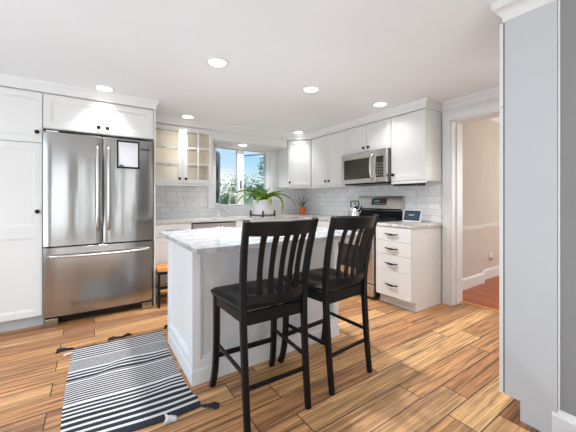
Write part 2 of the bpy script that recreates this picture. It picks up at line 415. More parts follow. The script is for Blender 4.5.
# tiles laid on the two walls
part('backsplash', BX(.60, 1.50, YW - .008, YW, .915, 1.40), TILE, wb)
bm = NB(); box(bm, 1.50, 2.685, YW - .008, YW, .915, 1.03); box(bm, 2.685, XR, YW - .008, YW, .915, 1.40)
part('backsplash', bm, TILE, wb)
part('backsplash', BX(XR - .008, XR, 1.80, YW - .008, .915, 1.42), TILE, wr)

# crowns
CROWN = [(0, CZ), (0, CZ - .085), (.012, CZ - .085), (.018, CZ - .065), (.045, CZ - .028), (.062, CZ - .018), (.068, CZ)]
struct('trim_2', sweep(NB(), CROWN, [(XR, .455), (XR, 1.80)], left=True), TRIM, smooth=True)
SC = [(-.022, CZ), (-.022, 2.178), (.008, 2.178), (.009, 2.196), (.004, 2.198), (.006, 2.212), (.024, 2.245), (.030, 2.252), (.032, CZ)]
# crown over pantry / fridge cabinets
struct('trim_3', sweep(NB(), SC, [(-1.0, 3.518), (.594, 3.518), (.594, 4.09)], left=False), TRIM, smooth=True)
# soffit board between the glass cabinet and the corner cabinet, above the window
SOF = 2.05
struct('wall_back_soffit', BX(1.454, 2.742, 4.107, YW, SOF, CZ), WALLW)
# one crown over the glass cabinet, the soffit, the corner and the range wall cabinets
struct('trim_4', sweep(NB(), SC, [(.60, 4.088), (2.742, 4.088), (3.012, 3.808), (3.012, 1.80), (XR, 1.80)], left=False), TRIM, smooth=True)

# doorway casing (a door frame with no door leaf in view)
bm = NB()
box(bm, XR - .02, XR, DY1, DY1 + .085, 0, DZ, .003); box(bm, XR - .02, XR, DY0 - .085, DY0, 0, DZ, .003)
box(bm, XR - .02, XR, DY0 - .085, DY1 + .085, DZ, DZ + .09, .003)
box(bm, XR - .026, XR - .018, DY1 + .065, DY1 + .085, 0, DZ + .07); box(bm, XR - .026, XR - .018, DY0 - .085, DY1 + .085, DZ + .07, DZ + .09)
d1 = struct('door_1', bm, TRIM)
bm = NB()
box(bm, XR - .005, HX + .005, DY1 - .015, DY1, 0, DZ); box(bm, XR - .005, HX + .005, DY0, DY0 + .015, 0, DZ); box(bm, XR - .005, HX + .005, DY0, DY1, DZ - .015, DZ)
part('jamb', bm, TRIM, d1)
part('stop', BX(XR + .08, XR + .12, DY1 - .027, DY1 - .014, 0, DZ - .015), TRIM, d1)

# hall beyond the doorway
struct('floor_hall', BX(HX - .005, 7.2, -.6, 2.4, -.05, .004), HALLFLOOR)
part('threshold', BX(HX - .03, HX + .02, DY0, DY1 - .01, 0, .008, .003), STOOLW, d1)
bm = NB(); box(bm, HX, 4.60, 1.90, 2.1, 0, 2.46); box(bm, 4.60, 7.2, 1.965, 2.1, 0, 2.46)
struct('wall_hall_back', bm, WALLB)
struct('wall_hall_front', BX(HX, 7.2, -.7, -.6, 0, 2.46), WALLB)
struct('ceiling_hall', BX(HX, 7.2, -.7, 2.1, 2.46, 2.51), WALLB)
struct('wall_hall_upper', BX(HX - .1, HX, -.7, 2.1, CZ, 2.46), WALLB)
bm = NB()
BB = [(0, .004), (.018, .004), (.018, .125), (.012, .14), (.005, .15), (0, .15)]
sweep(bm, BB, [(HX, 1.90), (4.60, 1.90), (4.60, 1.965), (7.2, 1.965)], left=False)
struct('baseboard_hall', bm, HALLTRIM)
bm = NB()
sweep(bm, [(0, .775), (.010, .775), (.014, .80), (.018, .812), (.018, .820), (0, .822)], [(HX, 1.90), (4.60, 1.90), (4.60, 1.965), (7.2, 1.965)], left=False)
struct('trim_6', bm, HALLTRIM)
struct('trim_7', sweep(NB(), [(0, 2.46), (0, 2.38), (.02, 2.385), (.06, 2.44), (.07, 2.46)], [(4.62, 1.965), (7.2, 1.965)], left=False), HALLTRIM)

# near right baseboard and the little corner bead
bm = NB()
BN = [(0, 0), (.018, 0), (.018, .115), (.014, .125), (.008, .140), (0, .148)]
sweep(bm, BN, [(XP, .476), (XP, YB)], left=False)
struct('baseboard_right', bm, TRIM)
struct('trim_8', BX(XP - .012, XP, .447, .4545, .148, CZ, .002), TRIM)
struct('baseboard_left', sweep(NB(), BN, [(XL, YB), (XL, 4.4)], left=False), TRIM)

# ================================================================== WINDOW
w1 = bpy.data.objects.new('window_1', None); COL.objects.link(w1); w1.location = ((WX0 + WX1) / 2, YW, WZ0); w1['kind'] = 'structure'
bm = NB()
box(bm, WX0 - .1, WX0, YW - .02, YW, WZ0 - .03, WZ1, .003); box(bm, WX1, WX1 + .095, YW - .02, YW, WZ0 - .03, WZ1, .003)
box(bm, WX0 - .1, WX1 + .095, YW - .02, YW, WZ1, SOF - .001)
part('window_casing', bm, TRIM, w1)
part('window_sill', BX(WX0 - .11, WX1 + .105, YW - .045, YW + .10, WZ0 - .045, WZ0 - .015, .004), TRIM, w1)
bm = NB()
box(bm, WX0, WX0 + .03, YW, YW + .14, WZ0 - .015, WZ1); box(bm, WX1 - .03, WX1, YW, YW + .14, WZ0 - .015, WZ1)
box(bm, WX0, WX1, YW, YW + .14, WZ1 - .025, WZ1); box(bm, WX0, WX1, YW, YW + .14, WZ0 - .015, WZ0 + .015)
XM = 2.06
box(bm, XM - .055, XM + .055, YW + .05, YW + .13, WZ0, WZ1)
part('window_frame', bm, TRIM, w1)
part('window_handle', BX(XM - .012, XM + .006, YW + .028, YW + .05, 1.36, 1.50, .004), GREYP, w1)
def sash(hx, hy, ang, wid, sgn):
    """casement sash hinged at (hx, hy) and swung outwards"""
    d = Vector((math.cos(ang) * sgn, math.sin(ang), 0)); nn = Vector((d.y, -d.x, 0))
    F = frame((hx, hy, 0), d, nn)
    z0, z1 = WZ0 + .02, WZ1 - .03
    bm = NB()
    obox(bm, F, 0, .022, z0, z1, -.012, .012); obox(bm, F, wid - .022, wid, z0, z1, -.012, .012)
    obox(bm, F, .022, wid - .022, z0, z0 + .022, -.012, .012); obox(bm, F, .022, wid - .022, z1 - .022, z1, -.012, .012)
    s = part('sash', bm, SASH, w1)
    part('pane', obox(NB(), F, .021, wid - .021, z0 + .021, z1 - .021, -.003, .003), TINT, s)
    part('latch', obox(NB(), F, wid - .018, wid - .004, 1.42, 1.47, .015, .03, .003), GREYP, s)
sash(WX0 + .035, YW + .125, math.radians(58), .50, 1)
sash(WX1 - .035, YW + .125, math.radians(62), .50, -1)
# frames of the unseen rear windows, added for the bands reflected in the fridge
bm = NB()
for x0, x1 in RW:
    for a in (x0, x1 - .03): box(bm, a, a + .03, YB - .07, YB - .03, .25, 2.20)
    for z in (.25, 2.17): box(bm, x0 + .03, x1 - .03, YB - .065, YB - .035, z, z + .03)
struct('added_rear_windows', bm, TRIM)

# ================================================================== CABINET BUILDERS
def knob(F, a, z, d, parent):
    """round knob on a stem standing off a door face"""
    bm = NB(); p0 = F(a, z, d); n = (F(a, z, d + 1) - p0)
    pts = [p0 + n * t for t in (0, .004, .006, .014, .017, .024, .029, .031)]
    tube(bm, pts, [.011, .011, .006, .008, .015, .019, .015, .005], 12)
    part('knob', bm, BRONZE, parent, True, 'dark bronze knob')
def pull(F, a, z, d, parent, w=.145):
    bm = NB()
    pts = bez([F(a - w / 2, z + .004, d + .022), F(a - w / 4, z - .006, d + .030), F(a + w / 4, z - .006, d + .030), F(a + w / 2, z + .004, d + .022)], 10)
    tube(bm, pts, [.006, .0065, .007, .008, .0105, .012, .0105, .008, .007, .0065, .006], 8)
    for s in (-.36, .36): tube(bm, [F(a + s * w, z, d), F(a + s * w, z, d + .024)], .0045, 8)
    for s in (-.5, .5): tube(bm, [F(a + s * w, z + .004, d + .016), F(a + s * w, z + .004, d + .028)], .0065, 8)
    part('handle', bm, BRONZE, parent, True, 'dark bronze bar pull')
def door(F, a0, a1, z0, z1, parent, d0, kn=None, rail=.055, mat=WHITE, mid=None):
    g = .0026
    if mid is None:
        bm = shaker(F, a0 + g, a1 - g, z0 + g, z1 - g, d0, rail=rail)
    else:
        bm = shaker(F, a0 + g, a1 - g, z0 + g, mid, d0, rail=rail)
        rings(bm, F, a0 + g, a1 - g, mid, z1 - g, [(0, d0), (0, d0 + .0185), (.0015, d0 + .02), (rail, d0 + .02), (rail + .004, d0 + .016), (rail + .012, d0 + .016), (rail + .016, d0 + .011)])
    o = part('door', bm, mat, parent)
    if kn: knob(F, kn[0], kn[1], d0 + .02, o)
    return o

# ---- pantry
FB = frame((0, 3.537, 0), (1, 0, 0), (0, -1, 0))     # carcass front of the fridge-wall units
t = thing('pantry_cabinet', 'full-height white panelled cabinet at the left edge, beside the steel refrigerator', 'cabinet', (-.68, 3.9, 0))
bm = NB(); box(bm, -1.0, -.3715, 3.537, YW - .002, .105, 2.176)
part('body', bm, WHITE, t)
part('toe_kick', BX(-1.0, -.372, 3.585, 3.60, 0, .105), SHADEDW, t)
door(FB, -1.0, -.374, 1.703, 2.166, t, 0, (-.41, 1.80))
door(FB, -1.0, -.374, .108, 1.700, t, 0, (-.408, 1.072), mid=.885)

# ---- cabinet over the fridge
t = thing('wall_cabinet', 'white two-door cabinet directly above the steel refrigerator', 'cabinet', (.1, 3.9, 1.84))
box_bm = NB(); box(box_bm, -.3710, .576, 3.537, YW - .002, 1.848, 2.176)
part('body', box_bm, WHITE, t)
door(FB, -.3705, .102, 1.852, 2.166, t, 0, (.062, 1.905))
door(FB, .102, .574, 1.852, 2.166, t, 0, (.137, 1.905))
part('side_panel', BX(.5765, .594, 3.52, YW - .002, 0, 2.176), WHITE, t)

# ---- refrigerator
fx0, fx1, fy = -.366, .560, 3.47
t = thing('refrigerator', 'stainless steel french-door refrigerator with bottom freezer drawer', 'refrigerator', (.1, 3.8, 0))
part('body', BX(fx0 + .005, fx1 - .005, fy + .07, 4.25, .03, 1.80, .004), GREYP, t)
part('grille', BX(fx0 + .09, fx1 - .09, fy + .055, fy + .07, .025, .085), BLACK, t)
FF = frame((0, fy + .062, 0), (1, 0, 0), (0, -1, 0))
def bowed(a0, a1, z0, z1, bow=.010, t_=.052):
    """door skin that bows gently outwards"""
    bm = NB(); n = 14; prev = None
    cols = []
    for i in range(n + 1):
        s = i / n; a = a0 + (a1 - a0) * s
        d = t_ + bow * math.sin(PI * s) ** .8
        if i in (0, n): d = t_ - .010
        cols.append([FF(a, z0, 0), FF(a, z0 + .004, d - .004) if 0 else FF(a, z0, d - .004), FF(a, z0 + .004, d), FF(a, z1 - .004, d), FF(a, z1, d - .004), FF(a, z1, 0)])
    g = [[bm.verts.new(p) for p in c] for c in cols]
    for i in range(n):
        for k in range(5): bm.faces.new((g[i][k], g[i + 1][k], g[i + 1][k + 1], g[i][k + 1]))
        bm.faces.new((g[i][5], g[i + 1][5], g[i + 1][0], g[i][0]))
    bm.faces.new(g[0]); bm.faces.new(g[n][::-1])
    return bm
xm = .0985
dl = part('door', bowed(fx0, xm - .004, .742, 1.81), STEEL, t, True, 'left stainless door')
dr = part('door', bowed(xm + .004, fx1, .742, 1.81), STEEL, t, True, 'right stainless door')
fz = part('freezer_drawer', bowed(fx0, fx1, .085, .732, .014), STEEL, t, True, 'stainless freezer drawer')
part('gasket', BX(fx0 + .01, fx1 - .01, fy + .06, fy + .07, .09, 1.80), BLACK, t)
def vhandle(a, z0, z1, par):
    bm = NB()
    pts = bez([FF(a, z0, .06), FF(a, z0 + .02, .115), FF(a, (z0 + z1) / 2, .118), FF(a, z1 - .02, .115), FF(a, z1, .06)], 22)
    tube(bm, pts, .0135, 12)
    part('handle', bm, STEEL2, par, True, 'curved steel bar handle')
vhandle(.052, .88, 1.70, dl); vhandle(.145, .88, 1.70, dr)
bm = NB()
pts = bez([FF(-.325, .655, .055), FF(-.30, .650, .125), FF(.097, .640, .135), FF(.495, .650, .125), FF(.52, .655, .055)], 24)
tube(bm, pts, .014, 12); part('handle', bm, STEEL2, fz, True, 'long horizontal steel handle')
for a in (fx0 + .01, fx1 - .11):
    part('foot', BX(a, a + .10, fy - .0, fy + .09, 0, .075, .006), STEEL, t, False, 'steel front foot cover')
part('hinge_cover', BX(fx0 + .02, fx0 + .11, fy + .02, fy + .12, 1.811, 1.826, .004), PLATE, t)
part('badge', obox(NB(), FF, .437, .522, 1.706, 1.726, .053, .0605, .001), BLACK, dr, False, 'small dark badge')
# letters on the badge, too small to read in the photograph: light strokes of its lettering
bm = NB()
for k in range(9):
    a = .4425 + k * .0085
    obox(bm, FF, a, a + .0012, 1.711, 1.721, .0604, .061)
    if k % 3 != 1: obox(bm, FF, a, a + .005, 1.7195, 1.721, .0604, .061)
    if k % 2: obox(bm, FF, a, a + .004, 1.7155, 1.7165, .0604, .061)
part('badge_lettering', bm, CHROME, dr)

# whiteboard and marker on the fridge door
t = thing('memo_board', 'small white memo board with black frame stuck on the refrigerator door', 'memo board', (.32, fy, 1.50))
ba0, ba1, bz0, bz1 = .218, .425, 1.504, 1.792
part('board', obox(NB(), FF, ba0 + .01, ba1 - .01, bz0 + .01, bz1 - .01, .064, .071), PAPER, t)
bm = NB()
for q in ((ba0, ba0 + .014, bz0, bz1), (ba1 - .014, ba1, bz0, bz1), (ba0 + .014, ba1 - .014, bz0, bz0 + .018), (ba0 + .014, ba1 - .014, bz1 - .018, bz1)):
    obox(bm, FF, *q, .064, .078, .002)
part('frame', bm, BLACK, t)
bm = NB(); rr = random.Random(3)
for k, z in enumerate((1.745, 1.722, 1.70, 1.676)):
    a = ba0 + .028 + .004 * k
    while a < ba1 - .04 - (.06 if k == 3 else 0):
        w = rr.uniform(.006, .018)
        tube(bm, [FF(a + w * i / 5, z + rr.uniform(-.005, .005), .0716) for i in range(6)], .0008, 4); a += w + .005
part('handwriting', bm, INK, t)
single('marker_pen', tube(NB(), [FF(.240, 1.537, .083), FF(.243, 1.536, .083), FF(.270, 1.528, .083), FF(.278, 1.526, .083)], [.004, .006, .006, .004], 10), BLACK,
       'short black marker resting on the memo board on the refrigerator', 'marker', smooth=True)

# ---- glass fronted wall cabinet
GY = 4.107
FG = frame((0, GY, 0), (1, 0, 0), (0, -1, 0))
t = thing('wall_cabinet', 'white wall cabinet with glass grid doors, left of the window', 'cabinet', (1.03, 4.2, 1.39))
gx0, gx1 = .60, 1.452
bm = NB()
box(bm, gx0, gx0 + .018, GY, YW - .002, 1.39, 2.176); box(bm, gx1 - .018, gx1, GY, YW - .002, 1.39, 2.176)
box(bm, gx0 + .018, gx1 - .018, GY, YW - .002, 1.39, 1.41); box(bm, gx0 + .018, gx1 - .018, GY, YW - .002, 2.155, 2.176)
box(bm, 1.018, 1.040, GY, GY + .02, 1.41, 2.155)
part('body', bm, WHITE, t)
part('back_panel', BX(gx0 + .018, gx1 - .018, YW - .015, YW - .004, 1.41, 2.155), INTERIOR, t, False, 'beige cabinet interior back')
for xa in (gx0 + .0185, gx1 - .022): part('side_lining', BX(xa, xa + .0035, GY + .02, YW - .016, 1.412, 2.153), INTERIOR, t)
for z in (1.655, 1.905): part('shelf', BX(gx0 + .023, gx1 - .023, GY + .04, YW - .016, z, z + .018), INTERIOR, t)
def glass_door(a0, a1, z0, z1, kx):
    g = .0018; a0 += g; a1 -= g; r = .058; bm = NB()
    obox(bm, FG, a0, a0 + r, z0, z1, 0, .02, .0015); obox(bm, FG, a1 - r, a1, z0, z1, 0, .02, .0015)
    obox(bm, FG, a0 + r, a1 - r, z0, z0 + r, 0, .02, .0015); obox(bm, FG, a0 + r, a1 - r, z1 - r, z1, 0, .02, .0015)
    am = (a0 + a1) / 2
    obox(bm, FG, am - .010, am + .010, z0 + r, z1 - r, .002, .018)
    for k in (1, 2):
        zz = z0 + r + (z1 - z0 - 2 * r) * k / 3; obox(bm, FG, a0 + r, am - .01, zz - .010, zz + .010, .002, .018); obox(bm, FG, am + .01, a1 - r, zz - .010, zz + .010, .002, .018)
    d = part('door', bm, WHITE, t)
    part('pane', obox(NB(), FG, a0 + r - .002, a1 - r + .002, z0 + r - .002, z1 - r + .002, .006, .009), CLEAR, d, False, 'clear glass panes')
    knob(FG, kx, 1.462, .02, d)
glass_door(gx0, 1.029, 1.40, 2.166, .985); glass_door(1.029, gx1, 1.40, 2.166, 1.066)
part('fill_strip', BX(1.022, 1.036, GY + .0205, GY + .026, 1.44, 2.13), LAMP, t)  # glowing strip added inside to brighten the cabinet interior
for rz_ in (-.6, .6):  # two fill lights added behind the centre stile, aimed at the shelves
    cl_ = bpy.data.lights.new('cabinet_fill', 'AREA'); cl_.shape = 'RECTANGLE'; cl_.size = .02; cl_.size_y = .68; cl_.energy = .75; cl_.color = (1, .96, .90)
    co_ = bpy.data.objects.new('cabinet_fill', cl_); COL.objects.link(co_); co_.location = (1.029, GY + .029, 1.785); co_.rotation_euler = (PI / 2, 0, rz_)
part('light_rail', BX(gx0, gx1, GY - .018, GY, 1.365, 1.395, .003), WHITE, t)

# ---- corner (diagonal) cabinet
ux, uy = .7071, -.7071
P0, P1 = Vector((2.745, 4.087, 0)), Vector((3.01 + .014, 3.80 + .008, 0))
CD = (P1 - P0).normalized(); CN = Vector((CD.y, -CD.x, 0))
if CN.y > 0: CN = -CN
P0c, P1c = P0 - CN * .02, P1 - CN * .02
FC = frame((P0c.x, P0c.y, 0), CD, CN); cw = (P1c - P0c).length
t = thing('corner_wall_cabinet', 'white diagonal single-door wall cabinet in the corner right of the window', 'cabinet', (3.05, 4.1, 1.39))
bm = NB()
poly = [(P0c.x, P0c.y), (P1c.x, P1c.y), (XR - .002, P1c.y), (XR - .002, YW - .002), (P0c.x - .0, YW - .002)]
lo = [bm.verts.new((x, y, 1.39)) for x, y in poly]; hi = [bm.verts.new((x, y, 2.176)) for x, y in poly]
bm.faces.new(lo[::-1]); bm.faces.new(hi)
for i in range(5): bm.faces.new((lo[i], lo[(i + 1) % 5], hi[(i + 1) % 5], hi[i]))
part('body', bm, WHITE, t)
door(FC, .005, cw - .004, 1.40, 2.166, t, 0, (.035, 1.465), rail=.05)
part('light_rail', obox(NB(), FC, .0, cw, 1.365, 1.392, -.01, .012, .003), WHITE, t)

# ---- range wall cabinets (faces look to -x)
FR = frame((3.03, 0, 0), (0, -1, 0), (-1, 0, 0))     # a = -y
t = thing('wall_cabinet', 'white two-door wall cabinet between the corner cabinet and the microwave', 'cabinet', (3.2, 3.4, 1.39))
part('body', BX(3.03, XR - .01, 3.003, 3.785, 1.39, 2.176), WHITE, t)
door(FR, -3.785, -3.385, 1.40, 2.166, t, 0, (-3.425, 1.462), rail=.05)
door(FR, -3.385, -3.003, 1.40, 2.166, t, 0, (-3.345, 1.462), rail=.05)
part('light_rail', BX(3.012, 3.035, 3.003, 3.785, 1.365, 1.395, .003), WHITE, t)
t = thing('wall_cabinet', 'short white two-door wall cabinet above the microwave', 'cabinet', (3.2, 2.62, 1.80))
part('body', BX(3.03, XR - .01, 2.245, 3.002, 1.805, 2.176), WHITE, t)
door(FR, -3.002, -2.6235, 1.81, 2.166, t, 0, (-2.665, 1.865), rail=.05)
door(FR, -2.6235, -2.247, 1.81, 2.166, t, 0, (-2.583, 1.865), rail=.05)
t = thing('wall_cabinet', 'tall white single-door wall cabinet right of the microwave, nearest the doorway', 'cabinet', (3.2, 2.0, 1.39))
part('body', BX(3.03, XR - .01, 1.80, 2.243, 1.39, 2.176, .002), WHITE, t)
door(FR, -2.243, -1.80, 1.40, 2.166, t, 0, (-2.205, 1.475))
part('light_rail', BX(3.012, 3.035, 1.80, 2.243, 1.365, 1.395, .003), WHITE, t)
single('under_cabinet_light', BX(3.045, 3.22, 1.93, 2.235, 1.345, 1.3885, .004), BLACK, 'flat black light bar under the wall cabinet right of the microwave', 'light')
single('puck_light', lathe(NB(), [(.02, 1.368), (.03, 1.372), (.03, 1.3895)], (3.08, 3.55, 0), 16), BLACK, 'tiny black puck light under the wall cabinet left of the microwave', 'light', smooth=True)

# ---- microwave
FM = frame((2.955, 0, 0), (0, -1, 0), (-1, 0, 0))
t = thing('microwave', 'stainless over-the-range microwave with dark glass window', 'microwave', (3.1, 2.62, 1.40))
part('body', BX(2.956, XR - .01, 2.247, 3.0, 1.40, 1.80, .003), GREYP, t)
part('vent_panel', BX(2.97, XR - .02, 2.27, 2.98, 1.378, 1.402, .003), BLACK, t, False, 'black underside vent')
dm = part('door', rings(NB(), FM, -3.0, -2.42, 1.395, 1.798, [(0, 0), (0, .032), (.004, .035), (.055, .035), (.06, .031)]), STEEL2, t)
part('window', obox(NB(), FM, -2.945, -2.475, 1.455, 1.715, .0305, .036, .002), DGLASS, dm, False, 'dark glass door window')
cp = part('control_panel', rings(NB(), FM, -2.418, -2.247, 1.395, 1.798, [(0, 0), (0, .032), (.004, .035)]), STEEL2, t)
part('keypad', obox(NB(), FM, -2.395, -2.285, 1.455, 1.715, .0352, .037, .001), DGLASS, cp, False, 'black keypad')
bm = NB()
for i in range(5):
    for j in range(3): obox(bm, FM, -2.385 + j * .033, -2.362 + j * .033, 1.475 + i * .035, 1.493 + i * .035, .037, .0376)
part('keys', bm, GREYP, cp)
bm = NB(); tube(bm, bez([FM(-2.445, 1.43, .035), FM(-2.445, 1.45, .10), FM(-2.445, 1.59, .085), FM(-2.445, 1.73, .10), FM(-2.445, 1.745, .035)], 18), .0135, 12)
part('handle', bm, STEEL2, dm, True, 'curved vertical steel handle')

# ---- base cabinets on the window wall
BY = 3.822
FD = frame((0, BY, 0), (1, 0, 0), (0, -1, 0))
def base_body(t, x0, x1):
    part('body', BX(x0, x1, BY, YW - .002, .10, .883), WHITE, t); part('toe_kick', BX(x0, x1, BY + .06, BY + .075, 0, .10), WHITE, t)
t = thing('base_cabinet', 'white base cabinet with drawer and door beside the refrigerator', 'cabinet', (.84, 4.1, 0))
base_body(t, .60, 1.067)
dw = part('drawer', slab(FD, .602, 1.065, .725, .875), WHITE, t); pull(FD, .833, .80, .02, dw)
door(FD, .602, 1.065, .105, .720, t, 0, (1.03, .67))
t = thing('dishwasher', 'stainless dishwasher under the window worktop, behind the island', 'dishwasher', (1.37, 4.1, 0))
part('body', BX(1.072, 1.672, BY, YW - .002, .10, .870), GAP, t); part('toe_kick', BX(1.072, 1.672, BY + .05, BY + .06, 0, .10), BLACK, t)
dd = part('door', slab(FD, 1.080, 1.668, .11, .864, t=.03), STEEL2, t)
bm = NB(); tube(bm, bez([FD(1.12, .80, .03), FD(1.12, .80, .07), FD(1.37, .80, .075), FD(1.62, .80, .07), FD(1.62, .80, .03)], 16), .010, 10)
part('handle', bm, STEEL2, dd, True)
t = thing('sink_base_cabinet', 'white two-door sink cabinet under the kitchen window', 'cabinet', (2.1, 4.1, 0))
base_body(t, 1.677, 2.56)
part('drawer_front', slab(FD, 1.68, 2.557, .725, .875), WHITE, t)
door(FD, 1.68, 2.118, .105, .720, t, 0, (2.085, .67)); door(FD, 2.118, 2.557, .105, .720, t, 0, (2.155, .67))
FX = frame((2.765, 0, 0), (0, -1, 0), (-1, 0, 0))
t = thing('corner_base_cabinet', 'white base cabinet in the corner between sink and range', 'cabinet', (3.0, 3.6, 0))
bm = NB(); box(bm, 2.765, XR - .002, 3.022, YW - .002, .10, .883); box(bm, 2.562, 2.765, BY, YW - .002, .10, .883)
part('body', bm, WHITE, t); part('toe_kick', BX(2.83, 2.845, 3.022, 3.76, 0, .10), WHITE, t)
dw = part('drawer', slab(FX, -3.76, -3.025, .725, .875), WHITE, t); pull(FX, -3.39, .80, .02, dw)
door(FX, -3.76, -3.394, .105, .720, t, 0, (-3.43, .67)); door(FX, -3.392, -3.025, .105, .720, t, 0, (-3.355, .67))

# L-shaped worktop
bm = NB()
poly = [(.597, 3.80), (2.735, 3.80), (2.735, 3.018), (XR - .009, 3.018), (XR - .009, YW - .009), (.597, YW - .009)]
lo = [bm.verts.new((x, y, .884)) for x, y in poly]; hi = [bm.verts.new((x, y, .915)) for x, y in poly]
bm.faces.new(lo[::-1]); bm.faces.new(hi)
for i in range(6): bm.faces.new((lo[i], lo[(i + 1) % 6], hi[(i + 1) % 6], hi[i]))
single('worktop', bm, GRANITE, 'L-shaped speckled stone worktop under the window and along to the range', 'worktop', (1.9, 4.1, .884))

# ---- drawer cabinet right of the range
t = thing('drawer_cabinet', 'white four-drawer base cabinet between the range and the doorway', 'cabinet', (3.05, 2.03, 0))
bm = NB(); box(bm, 2.766, XR - .002, 1.80, 2.256, .10, .883, .0015); box(bm, 2.826, XR - .002, 1.80, 2.256, 0, .10)
part('body', bm, WHITE, t)
for z0, z1, hz in ((.722, .876, .800), (.572, .719, .642), (.397, .569, .478), (.112, .394, .245)):
    dw = part('drawer', slab(FX, -2.255, -1.801, z0, z1), WHITE, t); pull(FX, -2.03, hz, .02, dw)
single('worktop', BX(2.735, XR - .009, 1.775, 2.262, .884, .915, .003), GRANITE, 'short speckled stone worktop on the four-drawer cabinet right of the range', 'worktop', (3.05, 2.03, .884))

# ---- range
FO = frame((2.745, 0, 0), (0, -1, 0), (-1, 0, 0)); ry0, ry1 = 2.268, 3.014
t = thing('range', 'stainless gas range with black cooktop and upright back panel', 'range', (3.03, 2.64, 0))
part('body', BX(2.746, XR - .012, ry0, ry1, .04, .90), BLACK, t)
cpn = part('control_panel', rings(NB(), FO, -ry1, -ry0, .80, .905, [(0, -.01), (0, .030), (.004, .034)]), STEEL2, t, False, 'stainless front knob panel')
for k in range(5):
    a = -ry1 + .09 + k * .142
    part('knob', tube(NB(), [FO(a, .85, .034), FO(a, .85, .05), FO(a, .85, .062)], [.021, .020, .016], 16), STEEL2, cpn, True)
od = part('oven_door', rings(NB(), FO, -ry1 + .002, -ry0 - .002, .195, .79, [(0, 0), (0, .032), (.005, .036)]), STEEL2, t)
part('window', obox(NB(), FO, -ry1 + .12, -ry0 - .12, .33, .62, .0355, .038, .001), DGLASS, od)
bm = NB(); tube(bm, [FO(-ry1 + .05, .745, .075), FO(-ry0 - .05, .745, .075)], .012, 10)
for a in (-ry1 + .07, -ry0 - .07): tube(bm, [FO(a, .745, .03), FO(a, .745, .075)], .009, 8)
part('handle', bm, STEEL2, od, True)
bd = part('storage_drawer', rings(NB(), FO, -ry1 + .002, -ry0 - .002, .045, .185, [(0, 0), (0, .030), (.005, .034)]), STEEL2, t)
part('handle', obox(NB(), FO, -2.85, -2.43, .155, .172, .033, .05, .003), STEEL2, bd)
part('cooktop', BX(2.72, 3.28, ry0, ry1, .9005, .918, .004), BLACK, t)
for cy in (2.46, 2.82):
    bm = NB()
    for yy in (cy - .15, cy, cy + .15): box(bm, 2.78, 3.22, yy - .006, yy + .006, .938, .950)
    for xx in (2.78, 2.89, 3.0, 3.11, 3.22): box(bm, xx - .006, xx + .006, cy - .156, cy + .156, .9385, .9505)
    for xx in (2.78, 3.22):
        for yy in (cy - .15, cy + .15): box(bm, xx - .007, xx + .007, yy - .007, yy + .007, .917, .94)
    part('grate', bm, BLACK, t, False, 'cast iron burner grate')
    for xx in (2.89, 3.11): part('burner', lathe(NB(), [(.045, .918), (.045, .926), (.03, .932)], (xx, cy, 0), 20), GREYP, t, True)
# back panel
bp_ = NB(); obx = [(3.285, 1.225), (XR - .012, 1.225), (XR - .012, .905), (3.275, .905), (3.275, 1.04), (3.235, 1.06)]
v0 = [bp_.verts.new((x, ry0, z)) for x, z in obx]; v1 = [bp_.verts.new((x, ry1, z)) for x, z in obx]
bp_.faces.new(v0); bp_.faces.new(v1[::-1])
for i in range(6): bp_.faces.new((v0[i], v1[i], v1[(i + 1) % 6], v0[(i + 1) % 6]))
bg_ = part('back_panel', bp_, STEEL2, t, False, 'upright stainless back panel')
part('riser', BX(3.262, 3.2745, ry0 + .01, ry1 - .01, .93, 1.035), BLACK, bg_, False, 'black strip below the back panel')
pd = Vector((.05, 0, .165)).normalized(); pn = Vector((-.165, 0, .05)).normalized(); oo = Vector((3.235, 0, 1.06))
def PB(y, s, d): return oo + Vector((0, y, 0)) + pd * s + pn * d
bm = NB(); vs = [bm.verts.new(PB(*q)) for q in ((2.50, .05, .0), (2.75, .05, .0), (2.75, .14, .0), (2.50, .14, .0), (2.50, .05, .003), (2.75, .05, .003), (2.75, .14, .003), (2.50, .14, .003))]
for q in ((3, 2, 1, 0), (4, 5, 6, 7), (0, 1, 5, 4), (1, 2, 6, 5), (2, 3, 7, 6), (3, 0, 4, 7)): bm.faces.new([vs[i] for i in q])
dsp = part('display', bm, DGLASS, bg_)
bm = NB()
for k in range(4):
    y = 2.70 - k * .025
    tube(bm, [PB(y, .085, .0042), PB(y, .115, .0042)], .0015, 4); tube(bm, [PB(y, .115, .0042), PB(y - .012, .115, .0042)], .0015, 4)
for k in range(6): tube(bm, [PB(2.52 + k * .035, .065, .0042), PB(2.535 + k * .035, .065, .0042)], .002, 4)
part('digits', bm, CLOCK, bg_)

# ---- kettle on the rear burner
kx, ky, kz = 3.02, 2.84, .951
t = thing('kettle', 'stainless stovetop kettle with tall dark handle on the rear burner', 'kettle', (kx, ky, kz))
part('body', lathe(NB(), [(.085, kz), (.094, kz + .01), (.092, kz + .06), (.075, kz + .105), (.045, kz + .13), (.04, kz + .134)], (kx, ky, 0), 28), CHROME, t, True)
ld = part('lid', lathe(NB(), [(.042, kz + .134), (.038, kz + .145), (.012, kz + .152), (.010, kz + .165)], (kx, ky, 0), 20), CHROME, t, True)
part('knob', lathe(NB(), [(.010, kz + .165), (.016, kz + .172), (.012, kz + .184)], (kx, ky, 0), 14), BLACK, ld, True)
bm = NB(); tube(bm, [(kx - .02, ky - .075, kz + .08), (kx - .025, ky - .12, kz + .105), (kx - .03, ky - .145, kz + .135)], [.022, .016, .012], 12)
part('spout', bm, CHROME, t, True)
bm = NB(); tube(bm, [(kx, ky - .070, kz + .10), (kx, ky - .076, kz + .195), (kx, ky - .066, kz + .208), (kx, ky + .066, kz + .208), (kx, ky + .076, kz + .195), (kx, ky + .070, kz + .10)], .008, 10)
